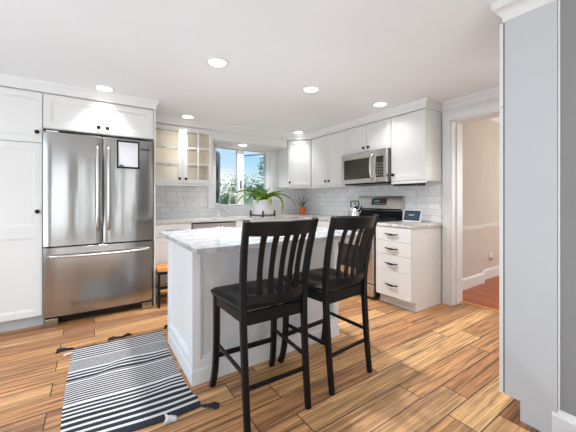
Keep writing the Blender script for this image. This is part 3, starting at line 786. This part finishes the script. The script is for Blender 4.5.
part('handle', bm, BLACK, t, True, 'black arched handle')

# ---- smart display
t = thing('smart_display', 'small white-framed tablet display on the worktop right of the range', 'tablet', (3.17, 2.06, .915))
td = Vector((.30, 0, .954)).normalized()
F_ = Vector((3.13, 0, .916)); tn = Vector((-.954, 0, .30)).normalized()
def TF(y, s, d): return F_ + Vector((0, y, 0)) + td * s + tn * d
def tbox(y0, y1, s0, s1, d0, d1, bev=0):
    bm = NB(); vs = [bm.verts.new(TF(*q)) for q in ((y0, s0, d0), (y1, s0, d0), (y1, s1, d0), (y0, s1, d0), (y0, s0, d1), (y1, s0, d1), (y1, s1, d1), (y0, s1, d1))]
    for q in ((3, 2, 1, 0), (4, 5, 6, 7), (0, 1, 5, 4), (1, 2, 6, 5), (2, 3, 7, 6), (3, 0, 4, 7)): bm.faces.new([vs[i] for i in q])
    if bev: bmesh.ops.bevel(bm, geom=bm.edges[:], offset=bev, segments=2, affect='EDGES')
    return bm
part('housing', tbox(1.945, 2.175, .004, .150, -.012, 0, .003), PLATE, t)
part('screen', tbox(1.957, 2.163, .018, .140, 0, .0015), SCREEN, t)
bm = NB()
tube(bm, [TF(2.03, .085, .0028), TF(2.10, .085, .0028)], .0024, 4)
part('screen_text', bm, SCREENT, t)
part('stand', BX(3.17, 3.22, 1.98, 2.13, .9155, .985, .006), PLATE, t)

# ---- outlets
def outlet(F, a, z, d, label, parent_name='outlet'):
    o = thing('outlet', label, 'outlet', tuple(F(a, z, d)))
    part('plate', obox(NB(), F, a - .036, a + .036, z - .058, z + .058, d, d + .006, .002), PLATE, o)
    for s in (-.02, .02): part('socket', obox(NB(), F, a - .015, a + .015, z + s - .013, z + s + .013, d + .006, d + .0075, .001), PAPER, o)
    return o
FWB = frame((0, YW - .008, 0), (1, 0, 0), (0, -1, 0)); FWR = frame((XR - .008, 0, 0), (0, -1, 0), (-1, 0, 0)); FH = frame((0, 1.965, 0), (1, 0, 0), (0, -1, 0))
outlet(FWB, 1.185, 1.125, .0005, 'white outlet plate on the tiles below the glass-door cabinet')
outlet(FWR, -2.185, 1.165, .0005, 'white outlet plate on the tiles between range and tablet')
o = outlet(FH, 5.0, .31, .0005, 'white outlet in the beige hall wall seen through the doorway')
part('night_light', obox(NB(), FH, 4.975, 5.025, .27, .32, .008, .035, .006), CHROME, o)

# ================================================================== ISLAND
ix0, ix1, iy0, iy1 = .532, 1.79, 1.877, 2.60
t = thing('kitchen_island', 'white panelled kitchen island base under the marble top', 'island', ((ix0 + ix1) / 2, (iy0 + iy1) / 2, 0))
part('body', BX(ix0 + .02, ix1 - .02, iy0 + .038, iy1 - .02, 0, .884), ISL, t)
FL = frame((ix0 + .02, 0, 0), (0, -1, 0), (-1, 0, 0))
def ipanel(F, a0, a1, n, st=.06, th=.02):
    bm = NB(); w = (a1 - a0) / n
    for k in range(n):
        rings(bm, F, a0 + w * k, a0 + w * (k + 1), .10, .884, [(0, 0), (0, th), (st, th), (st + .003, th - .010), (st + .014, th - .010), (st + .018, .001)])
    return bm
part('end_panel', ipanel(FL, -iy1, -iy0 - .0382, 1, .05), ISL, t)
FRr = frame((ix1 - .02, 0, 0), (0, 1, 0), (1, 0, 0))
part('end_panel', ipanel(FRr, iy0 + .0382, iy1, 1, .05), ISL, t)
FI = frame((0, iy0 + .038, 0), (1, 0, 0), (0, -1, 0))
part('back_panel', ipanel(FI, ix0, ix1, 3, .05, .038), ISL, t)
FIb = frame((0, iy1 - .02, 0), (-1, 0, 0), (0, 1, 0))
for k in range(2):
    w = (ix1 - ix0 - .04) / 2; a0 = -ix1 + .02 + w * k
    dd = door(FIb, a0, a0 + w, .12, .70, t, 0, (a0 + (w - .04 if k == 0 else .04), .65), mat=ISL)
    dw = part('drawer', slab(FIb, a0 + .002, a0 + w - .002, .705, .87), ISL, t); pull(FIb, a0 + w / 2, .79, .02, dw)
bm = NB(); sweep(bm, [(0, 0), (.005, 0), (.005, .084), (.002, .096), (0, .100)], [(ix0, iy1 - .03), (ix0, iy0), (ix1, iy0), (ix1, iy1 - .03)], left=False)
part('plinth', bm, ISL, t)
single('island_worktop', BX(.472, 1.86, 1.587, 2.645, .885, .915, .004), MARBLE, 'white marble island top with soft grey veins overhanging the bar chairs', 'worktop', (1.16, 2.1, .885))

# ================================================================== BAR CHAIRS
def bar_chair(label):
    t = thing('bar_chair', label, 'bar chair', (0, 0, 0), 'black slat-back bar chairs at the island')
    m = BLACKWOOD
    # saddle seat
    bm = NB(); n = 16; k = 14; top = []; bot = []
    SZ = .638
    for j in range(k + 1):
        v = j / k; y = -.205 + .435 * v
        hw = .203 + .055 * v
        rowt = []; rowb = []
        for i in range(n + 1):
            u = -1 + 2 * i / n
            ex = 1.0
            if v > .85: ex = 1 - .18 * ((v - .85) / .15) ** 2 * abs(u) ** 3
            x = hw * u * ex
            yy = y - (.018 * u * u if v > .5 else 0) * (v - .5) * 2
            sc = -.020 * math.exp(-((abs(u) - .42) / .28) ** 2) * math.exp(-((v - .42) / .34) ** 2)
            edge = -.010 * max(0, (abs(u) - .86) / .14) ** 2 - .012 * max(0, (v - .9) / .1) ** 2
            rowt.append(bm.verts.new((x, yy, SZ + sc + edge))); rowb.append(bm.verts.new((x * .965, yy * .98, SZ - .034)))
        top.append(rowt); bot.append(rowb)
    for j in range(k):
        for i in range(n):
            bm.faces.new((top[j][i], top[j][i + 1], top[j + 1][i + 1], top[j + 1][i]))
            bm.faces.new((bot[j][i], bot[j + 1][i], bot[j + 1][i + 1], bot[j][i + 1]))
    for i in range(n):
        bm.faces.new((top[0][i], bot[0][i], bot[0][i + 1], top[0][i + 1])); bm.faces.new((top[k][i], top[k][i + 1], bot[k][i + 1], bot[k][i]))
    for j in range(k):
        bm.faces.new((top[j][0], top[j + 1][0], bot[j + 1][0], bot[j][0])); bm.faces.new((top[j][n], bot[j][n], bot[j + 1][n], top[j + 1][n]))
    part('seat', bm, m, t, True)
    # seat frame
    bm = NB()
    box(bm, -.19, .19, -.20, -.178, .525, .594, .003); box(bm, -.19, .19, .165, .187, .545, .594, .003)
    for s in (-1, 1):
        bar(bm, [(s * .182, -.19, .565), (s * .205, .175, .565)], .022, .056)
    part('seat_frame', bm, m, t)
    for s in (-1, 1):
        # front leg, straight above, flared at the foot
        pts = bez([(s * .205, .178, .592), (s * .205, .182, .40), (s * .200, .175, .20), (s * .210, .200, .06), (s * .214, .236, 0)], 16)
        part('front_leg', bar(NB(), pts, .036, [.040 - .006 * i / 16 for i in range(17)]), m, t, True)
        # rear leg running up into the back post
        pts = [(s * .187, -.250, 0), (s * .187, -.232, .15), (s * .188, -.214, .35), (s * .190, -.200, .55), (s * .192, -.200, .66), (s * .197, -.216, .80), (s * .204, -.248, .95), (s * .209, -.290, 1.078)]
        sm = []
        for i in range(len(pts) - 1):
            for q in range(3): sm.append(Vector(pts[i]).lerp(Vector(pts[i + 1]), q / 3))
        sm.append(Vector(pts[-1]))
        for _ in range(2): sm = [sm[0]] + [(sm[i - 1] + sm[i] * 2 + sm[i + 1]) / 4 for i in range(1, len(sm) - 1)] + [sm[-1]]
        w = [.028 + .010 * math.sin(PI * min(1, i / len(sm) * 1.0)) for i in range(len(sm))]
        part('rear_leg', bar(NB(), sm, .032, w), m, t, True, 'rear leg and back post in one piece')
    def by(z):       # y of the back at height z
        P = [(.55, -.200), (.66, -.200), (.80, -.216), (.95, -.248), (1.10, -.298)]
        for (z0, y0), (z1, y1) in zip(P, P[1:]):
            if z <= z1: return y0 + (y1 - y0) * (z - z0) / (z1 - z0)
        return P[-1][1]
    # top rail, curved in plan
    bm = NB(); N2 = 14; prev = None
    for i in range(N2 + 1):
        u = -1 + 2 * i / N2; x = .196 * u; c = -.068 * (1 - u * u)
        ring = []
        for z, dy in ((1.000, -.010), (1.000, .010), (1.070, .008), (1.074, -.002), (1.070, -.011)):
            zz = z + (.004 * (1 - u * u) if z > 1.05 else 0)
            ring.append(bm.verts.new((x, by(zz) + c + dy, zz)))
        if prev:
            for q in range(5): bm.faces.new((prev[q], prev[(q + 1) % 5], ring[(q + 1) % 5], ring[q]))
        else: bm.faces.new(ring[::-1])
        prev = ring
    bm.faces.new(prev); part('top_rail', bm, m, t, True)
    bm = NB(); prev = None
    for i in range(N2 + 1):
        u = -1 + 2 * i / N2; x = .182 * u; c = -.050 * (1 - u * u)
        ring = [bm.verts.new((x, by(z) + c + dy, z)) for z, dy in ((.645, -.010), (.645, .010), (.690, .010), (.690, -.010))]
        if prev:
            for q in range(4): bm.faces.new((prev[q], prev[(q + 1) % 4], ring[(q + 1) % 4], ring[q]))
        else: bm.faces.new(ring[::-1])
        prev = ring
    bm.faces.new(prev); part('lower_rail', bm, m, t, True)
    for q in range(5):
        u = (-2 + q) / 3.0 * .93
        pts = []
        for i in range(11):
            s = i / 10; z = .675 + (1.03 - .675) * s
            c = (-.050 * (1 - s) - .068 * s) * (1 - u * u) + .010 * math.sin(PI * s)
            pts.append((u * (.182 + .014 * s), by(z) + c, z))
        part('slat', bar(NB(), pts, [.029 + .004 * abs(2 * i / 10 - 1) for i in range(11)], .011), m, t, True)
    part('stretcher', bar(NB(), [(-.187, -.222, .215), (.187, -.222, .215)], .022, .014, (0, 0, 1)), m, t)
    part('stretcher', bar(NB(), [(-.2, .178, .215), (.2, .178, .215)], .030, .018, (0, 0, 1)), m, t)
    for s in (-1, 1):
        part('stretcher', bar(NB(), [(s * .188, -.215, .285), (s * .2, .176, .285)], .022, .014, (0, 0, 1)), m, t)
    return t
c1 = bar_chair('black wooden slat-back bar chair, the left and nearer of the two at the island')
c2 = copy_tree(c1)
c2['label'] = 'black wooden slat-back bar chair, the right one, nearer the range'
c1.location = (.845, 1.572, 0); c1.rotation_euler.z = math.radians(-2.0)
c2.location = (1.380, 1.590, 0); c2.rotation_euler.z = math.radians(4.5)

# ================================================================== TALL CABINET AT THE RIGHT
tx0, tx1, ty0, ty1 = 1.903, 2.80, .4565, .678
FT = frame((0, ty1, 0), (-1, 0, 0), (0, 1, 0))
t = thing('tall_cabinet', 'tall white cabinet, side darkened as shade, seen side-on at the right edge', 'cabinet', (2.3, .57, 0))
bm = NB()
v = [(ty0, 0), (.607, 0), (.607, .105), (ty1, .105), (ty1, 2.176), (ty0, 2.176)]
a = [bm.verts.new((tx0, y, z)) for y, z in v]; b_ = [bm.verts.new((tx0 + .02, y, z)) for y, z in v]
bm.faces.new(a); bm.faces.new(b_[::-1])
for i in range(6): bm.faces.new((a[i], b_[i], b_[(i + 1) % 6], a[(i + 1) % 6]))
part('side_panel', bm, SHADEDW, t)
part('body', BX(tx0 + .02, tx1, ty0, ty1 - .002, .105, 2.176), SHADEDW, t)
part('toe_kick', BX(tx0 + .02, tx1, .59, .606, 0, .105), SHADEDW, t)
for z0, z1 in ((.102, 1.695), (1.701, 2.165)):
    part('door', shaker(FT, -(tx0 + .445), -tx0 - .001, z0, z1, .006, .02), WHITE, t); part('door', shaker(FT, -tx1, -(tx0 + .449), z0, z1, .006, .02), WHITE, t)
part('gap_shade', BX(tx0 + .0015, tx1, ty1 - .004, ty1 + .0065, .11, 2.165), BLACK, t)  # black strip filling the door gap, in place of its shade
bm = NB(); sweep(bm, [(-.01, CZ), (-.01, 2.165), (.006, 2.165), (.006, 2.190), (.018, 2.205), (.036, 2.232), (.044, 2.236), (.048, CZ)], [(tx0, ty0 - .4), (tx0, ty1 + .002), (tx1, ty1 + .002)], left=True)
struct('trim_9', bm, TRIM, smooth=True)

# ================================================================== STEP STOOL
sx0, sx1, sy0, sy1 = .600, .985, 3.41, 3.70
t = thing('step_stool', 'small dark step stool with orange wood treads beside the refrigerator', 'stool', ((sx0 + sx1) / 2, (sy0 + sy1) / 2, 0))
part('top', BX(sx0 - .004, sx1, sy0, sy1, .392, .430, .004), STOOLW, t, False, 'orange wood top tread')
part('shelf', BX(sx0 + .02, sx1 - .02, sy0 + .01, sy1 - .02, .165, .195, .003), STOOLW, t, False, 'orange wood lower tread')
for x in (sx0 + .012, sx1 - .02):
    for y in (sy0 + .015, sy1 - .02): part('leg', BX(x - .012, x + .012, y - .012, y + .012, 0, .392, .002), BLACK, t)
bm = NB()
for z in (.36, .20): box(bm, sx0 + .024, sx1 - .032, sy0 + .008, sy0 + .022, z, z + .03)
for x in (sx0 + .012, sx1 - .02):
    for z in (.36, .20): box(bm, x - .008, x + .008, sy0 + .027, sy1 - .032, z, z + .03)
part('rail', bm, BLACK, t)

# ================================================================== RUG
t = thing('rug', 'black and white striped woven runner rug with corner tassels', 'rug', (.21, 2.26, 0))
# stripes from the far edge to the near edge: (width, dark?)
ST = [(.026, 1)]
for k in range(5): ST += [(.017, 0), (.022, 1)]
ST += [(.018, 0)]
for k in range(15): ST += [(.0065, 1), (.0045, 0)]
ST += [(.020, 0), (.024, 1), (.018, 0), (.026, 1), (.016, 0), (.034, 1), (.006, 0), (.012, 1), (.020, 0)]
for k in range(10): ST += [(.0145, 1), (.0110, 0)]
ST += [(.018, 0)]
for k in range(7): ST += [(.032 if k > 2 else .022, 1), (.021 if k > 2 else .017, 0)]
ST += [(.050, 1)]
tot = sum(s[0] for s in ST); YA, YZ = 2.852, 1.690
bm = NB(); nx = 34; y = YA; rows = []
cuts = [(YA, None)]
for w, d in ST:
    w *= (YA - YZ) / tot
    m_ = 1 if w < .03 else 2
    for q in range(m_): y -= w / m_; cuts.append((y, d))
def rugp(x, y):
    f = (YA - y) / (YA - YZ); xs = x
    X = -.118 + .672 * xs + f * (-.008) - .012 * math.sin(PI * f) * (1 - xs) - .042 * xs * math.sin(PI * min(1, f * 1.05 + .04)) ** .40 - .024 * xs * f * f
    Y = y - .034 * xs * (1 - f) - .030 * xs * f ** 3 + .012 * math.sin(5 * xs + 1.5) * f - .035 * (1 - xs) * 0 + f * .02 * (1 - xs)
    h = .014 * max(0, math.sin(7 * xs + 9 * f + .6)) * math.exp(-((f - .38) / .16) ** 2) + .006 * max(0, math.sin(4 * xs + 14 * f)) * math.exp(-((f - .75) / .18) ** 2)
    h *= min(1, 8 * xs, 8 * (1 - xs))
    Y += 1.3 * h * math.sin(3 * xs + 5 * f)
    return X, Y, .0065 + h
top = [[bm.verts.new(rugp(i / nx, yy)) for i in range(nx + 1)] for yy, _ in cuts]
bot = [[bm.verts.new((v.co.x, v.co.y, .001)) for v in (r[0], r[-1])] for r in top]
for j in range(1, len(cuts)):
    for i in range(nx):
        f = bm.faces.new((top[j - 1][i], top[j - 1][i + 1], top[j][i + 1], top[j][i])); f.material_index = 0 if cuts[j][1] else 1
    for sd, ii in ((0, 0), (1, nx)):
        f = bm.faces.new((top[j - 1][ii], top[j][ii], bot[j][sd], bot[j - 1][sd])); f.material_index = 0 if cuts[j][1] else 1
for j in (0, len(cuts) - 1):
    bl = [bm.verts.new((v.co.x, v.co.y, .001)) for v in top[j]]
    for i in range(nx): bm.faces.new((top[j][i], top[j][i + 1], bl[i + 1], bl[i]))
part('weave', bm, [RUGB, RUGW], t, True)
def tassel(x, y, ang, mat, n=9, ln=.075):
    bm = NB(); d = Vector((math.cos(ang), math.sin(ang), 0)); s = Vector((-d.y, d.x, 0)); o = Vector((x, y, .010)); R = random.Random(int(x * 999 + y * 77))
    tube(bm, [o - d * .01, o + d * .006, o + d * .02, o + d * .03], [.004, .009, .009, .004], 8)
    for k in range(n):
        a = (k / (n - 1) - .5) * .9 + R.uniform(-.1, .1); e_ = o + d * (.03 + ln * math.cos(a) * R.uniform(.8, 1.1)) + s * ln * math.sin(a)
        m_ = (o + d * .03 + e_) / 2 + s * R.uniform(-.012, .012); m_.z = .016; e_.z = .005
        tube(bm, bez([o + d * .02, m_, e_], 6), .0055, 5)
    return part('tassel', bm, mat, t, True)
tassel(-.125, 2.862, math.radians(165), RUGB)
tassel(.205, 2.868, math.radians(165), RUGB, 8, .06); tassel(.215, 2.862, math.radians(25), RUGB, 7, .05)
tassel(.555, 2.838, math.radians(60), RUGB, 8, .045)
tassel(.528, 1.652, math.radians(-30), RUGB, 16, .055)
# white folded tag
bm = NB(); o = Vector((.345, 1.690, .006)); R = random.Random(5)
c0 = bm.verts.new(o + Vector((0, -.035, .022)))
star = [bm.verts.new(o + Vector((r_ * math.cos(a_) * .9, -.035 + r_ * math.sin(a_), .004 + (.010 if i % 2 else 0)))) for i, (a_, r_) in enumerate([(k * PI / 5, .046 if k % 3 == 0 else .018) for k in range(10)])]
low = [bm.verts.new(Vector((v.co.x, v.co.y, .001))) for v in star]
for i in range(10):
    bm.faces.new((c0, star[i], star[(i + 1) % 10])); bm.faces.new((star[i], low[i], low[(i + 1) % 10], star[(i + 1) % 10]))
bm.faces.new(low[::-1])
part('tag', bm, RUGW, t, False, 'white frayed knot at the near edge')
tassel(-.123, 2.775, math.radians(185), RUGW, 5, .018)

# ================================================================== PLANTS, FAUCET
def blade(bm, ctrl, w, n=14, vee=.35):
    pts = bez(ctrl, n); prev = None
    for i, p in enumerate(pts):
        t_ = (pts[min(i + 1, n)] - pts[max(i - 1, 0)]).normalized(); s = t_.cross(Z3)
        if s.length < .05: s = Vector((.83, -.56, 0))
        s.normalize(); u = s.cross(t_).normalized(); f = i / n
        ww = w * (.75 + .5 * math.sin(PI * min(1, f * 1.1))) * (1 - f ** 3) * .5 + .0012
        ring = [bm.verts.new(p - s * ww + u * ww * vee), bm.verts.new(p - u * .0015), bm.verts.new(p + s * ww + u * ww * vee), bm.verts.new(p + u * (-.0015 - w * .10))]
        if prev:
            for k in range(4): bm.faces.new((prev[k], prev[(k + 1) % 4], ring[(k + 1) % 4], ring[k]))
        else: bm.faces.new(ring[::-1])
        prev = ring
    bm.faces.new(prev)
px, py_ = 2.215, 4.0
Rv = Vector((.83, -.558, 0)); Fv = Vector((.558, .83, 0))
t = thing('plant_stand', 'low black wooden stand under the big white planter by the window', 'plant stand', (px, py_, .915))
bm = NB()
for k in range(4):
    a_ = PI / 4 + k * PI / 2 + .3; c_, s_ = math.cos(a_), math.sin(a_)
    part('leg', tube(NB(), [(px + .185 * c_, py_ + .185 * s_, .916), (px + .185 * c_, py_ + .185 * s_, 1.01)], .013, 10), BLACK, t, True)
for a_ in (PI / 4 + .3, 3 * PI / 4 + .3):
    d_ = Vector((math.cos(a_), math.sin(a_), 0)) * .185; c_ = Vector((px, py_, .940))
    bar(bm, [c_ - d_, c_ + d_], .020, .020, (0, 0, 1))
part('cross_bars', bm, BLACK, t)
t = thing('potted_plant', 'large arching green houseplant in a white cylindrical pot by the window', 'potted plant', (px, py_, .951))
part('pot', lathe(NB(), [(.148, .951), (.158, .958), (.162, 1.175), (.158, 1.178), (.152, 1.175), (.150, 1.15)], (px, py_, 0), 40), POTW, t, True, 'white ceramic pot')
part('soil', lathe(NB(), [(.147, 1.146), (.147, 1.152), (.05, 1.160)], (px, py_, 0), 24), SOIL, t, True)
C0 = Vector((px, py_, 1.155))
def LP(r, f, z): return C0 + Rv * r + Fv * f + Z3 * z
bm = NB()
LV = [((-.03, 0, 0), (-.12, -.03, .20), (-.28, -.08, .20), (-.46, -.14, .10)), ((-.02, .02, 0), (-.16, .02, .16), (-.30, -.05, .14), (-.38, -.16, -.04)),
      ((.03, 0, 0), (.10, -.02, .16), (.22, -.05, .12), (.34, -.10, .17)), ((.03, -.02, 0), (.16, -.08, .16), (.40, -.10, .14), (.52, -.12, -.06)),
      ((.04, -.03, 0), (.18, -.10, .15), (.34, -.16, .10), (.31, -.18, -.18)), ((.02, -.05, 0), (.08, -.14, .10), (.14, -.20, .05), (.15, -.22, -.06)),
      ((-.02, -.05, 0), (-.03, -.16, .10), (-.05, -.22, .04), (-.06, -.24, -.04)), ((0, 0, 0), (-.05, 0, .12), (-.09, -.03, .17), (-.15, -.06, .22)),
      ((0, 0, 0), (.0, 0, .10), (.01, -.02, .16), (.0, -.04, .22)), ((.01, .01, 0), (.04, 0, .12), (.07, .02, .16), (.10, .04, .21)),
      ((-.01, .03, 0), (-.06, .10, .14), (-.14, .18, .16), (-.22, .22, .06)), ((.02, .04, 0), (.08, .12, .16), (.18, .20, .14), (.24, .22, .05)),
      ((0, -.02, 0), (-.08, -.05, .12), (-.14, -.08, .10), (-.20, -.12, .12)), ((.02, -.01, 0), (.07, -.06, .10), (.12, -.08, .13), (.19, -.10, .12)),
      ((-.02, 0, 0), (-.06, -.08, .12), (-.10, -.10, .12), (-.12, -.14, .14)), ((.0, -.03, 0), (.04, -.10, .11), (.05, -.12, .13), (.07, -.16, .16)),
      ((.01, 0, 0), (.02, -.02, .10), (.05, -.03, .15), (.05, -.05, .19))]
for i, lv in enumerate(LV): blade(bm, [LP(*q) for q in lv], .074 if i < 6 else .066)
for v in bm.verts:
    v.co.y = min(v.co.y, 4.365)
part('foliage', bm, ALOE, t, True, 'arching green leaves')

qx, qy = 3.135, 4.20
t = thing('potted_succulent', 'tiny spiky plant in an orange pot in the worktop corner', 'potted plant', (qx, qy, .915))
part('pot', lathe(NB(), [(.040, .916), (.046, .92), (.060, 1.02), (.065, 1.022), (.065, 1.045), (.058, 1.045), (.055, 1.03)], (qx, qy, 0), 26), TERRA, t, True, 'orange clay pot')
part('soil', lathe(NB(), [(.054, 1.028), (.054, 1.032), (.02, 1.036)], (qx, qy, 0), 16), SOIL, t, True)
C0 = Vector((qx, qy, 1.032)); bm = NB()
for r_, f_, z_ in ((-.16, -.05, .16), (-.08, -.05, .20), (-.03, 0, .12), (.04, .02, .24), (.10, -.04, .20), (.19, -.06, .22), (.0, -.06, .13), (.06, -.08, .12), (-.12, .03, .10), (.02, .05, .15)):
    blade(bm, [LP(0, 0, 0), LP(r_ * .3, f_ * .3, z_ * .6), LP(r_, f_, z_)], .020, 8)
for v in bm.verts: v.co.x = min(v.co.x, XR - .03)
part('foliage', bm, ALOE2, t, True, 'spiky dark green leaves')

fx, fyy = 1.80, 4.335
t = thing('faucet', 'chrome arched kitchen faucet in front of the window', 'faucet', (fx, fyy, .915))
part('base', lathe(NB(), [(.030, .9155), (.030, .925), (.018, .94), (.016, 1.0)], (fx, fyy, 0), 18), CHROME, t, True)
bm = NB(); tube(bm, bez([(fx, fyy, .99), (fx - .01, fyy, 1.30), (fx + .02, fyy - .05, 1.33), (fx + .04, fyy - .20, 1.30), (fx + .04, fyy - .20, 1.14)], 20), .012, 12)
part('spout', bm, CHROME, t, True)
part('lever', tube(NB(), [(fx - .015, fyy, .985), (fx - .05, fyy - .01, 1.01), (fx - .09, fyy - .02, 1.05)], [.008, .007, .006], 10), CHROME, t, True)
single('soap_dispenser', lathe(NB(), [(.020, .9155), (.020, .93), (.009, .94), (.009, .99), (.014, .995), (.014, 1.01)], (1.62, 4.33, 0), 16), CHROME, 'small chrome soap pump left of the faucet', 'soap dispenser', (1.62, 4.33, .915), smooth=True)

# ================================================================== RECESSED LIGHTS
lights = [(.832, 2.244, 'over the left side of the island'), (1.803, 2.275, 'over the right end of the island'), (2.742, 2.193, 'in front of the wall cabinet nearest the doorway'),
          (.109, 3.385, 'directly in front of the refrigerator'), (1.055, 3.93, 'in front of the glass-door cabinet'), (2.80, 3.86, 'in front of the corner cabinet'), (2.0, 4.265, 'in the underside of the soffit above the window'),
          (2.86, .86, 'added out of view behind the tall cabinet, near the doorway'), (-1.15, 2.2, 'added beyond the left edge, before the pantry, as fill'), (-1.15, .2, 'added behind the camera on the left as fill'),
          (.3, -.9, 'added behind the camera in the middle as fill')]  # last four lamps are added out of view to brighten the room
proto = None
for i, (x, y, where) in enumerate(lights):
    if proto is None:
        o = thing('recessed_light', '', 'ceiling light', (0, 0, 0))
        part('trim_ring', lathe(NB(), [(.090, CZ - .0005), (.088, CZ - .006), (.070, CZ - .008), (.066, CZ - .003)], (0, 0, 0), 36), TRIM, o, True, 'white trim ring')
        part('diffuser', lathe(NB(), [(.066, CZ - .0055), (.066, CZ - .0095), (.03, CZ - .011)], (0, 0, 0), 30), LAMP, o, True, 'glowing diffuser')
        proto = o
    else: o = copy_tree(proto)
    zz = SOF - CZ if i == 6 else 0
    o.location = (x, y, zz); o['label'] = 'round recessed ceiling light ' + where; o['group'] = 'recessed ceiling lights'
    d = bpy.data.lights.new('downlight', 'AREA'); d.shape = 'DISK'; d.size = .13; d.energy = LAMP_W[i]; d.color = LAMP_COL; d.spread = math.radians(92 if i in (3, 4, 5) else 125)
    lo_ = bpy.data.objects.new('downlight', d); COL.objects.link(lo_); lo_.location = (x, y, CZ - .014 + zz)

# ================================================================== OUTSIDE
struct('ground_outside', BX(-20, 60, 5.2, 70, -1.3, -1.2), GRASS)
def tree(x, y, h, r, mat, label, seed):
    R = random.Random(seed); z0 = -1.2
    t = thing('garden_tree', label, 'tree', (x, y, z0))
    part('trunk', tube(NB(), [(x, y, z0), (x + .1, y, z0 + h * .3), (x, y + .1, z0 + h * .75)], [.2, .15, .05], 10), BARK, t, True)
    bm = NB()
    cl = []
    for k in range(46):
        a_ = R.uniform(0, 2 * PI); zz = R.uniform(.22, 1.0); rr_ = r * math.sin(PI * min(1, .12 + zz * .86)) ** .6 * math.sqrt(R.uniform(.1, 1))
        cl.append((Vector((x + rr_ * math.cos(a_), y + rr_ * math.sin(a_), z0 + h * zz)), R.uniform(.25, .5) * r * .75))
    for c_, cr_ in cl:
        for q in range(85):
            d = Vector((R.gauss(0, 1), R.gauss(0, 1), R.gauss(0, 1))).normalized() * cr_ * R.uniform(.5, 1.05)
            p = c_ + d; s_ = R.uniform(.05, .11)
            u = Vector((R.gauss(0, 1), R.gauss(0, 1), R.gauss(0, 1))).normalized(); w_ = u.orthogonal().normalized()
            bm.faces.new([bm.verts.new(p + u * s_), bm.verts.new(p + w_ * s_ * .6), bm.verts.new(p - u * s_), bm.verts.new(p - w_ * s_ * .6)])
    part('foliage', bm, mat, t)
tree(4.00, 9.4, 2.45, .95, LEAF1, 'low bushy green tree outside, filling the left pane of the window', 1)
tree(7.1, 11.4, 4.3, 1.5, LEAF2, 'taller green tree outside, rising in the right pane of the window', 2)
tree(7.6, 16.0, 3.3, 2.4, LEAF1, 'distant round green tree outside behind the low bushy one', 4)
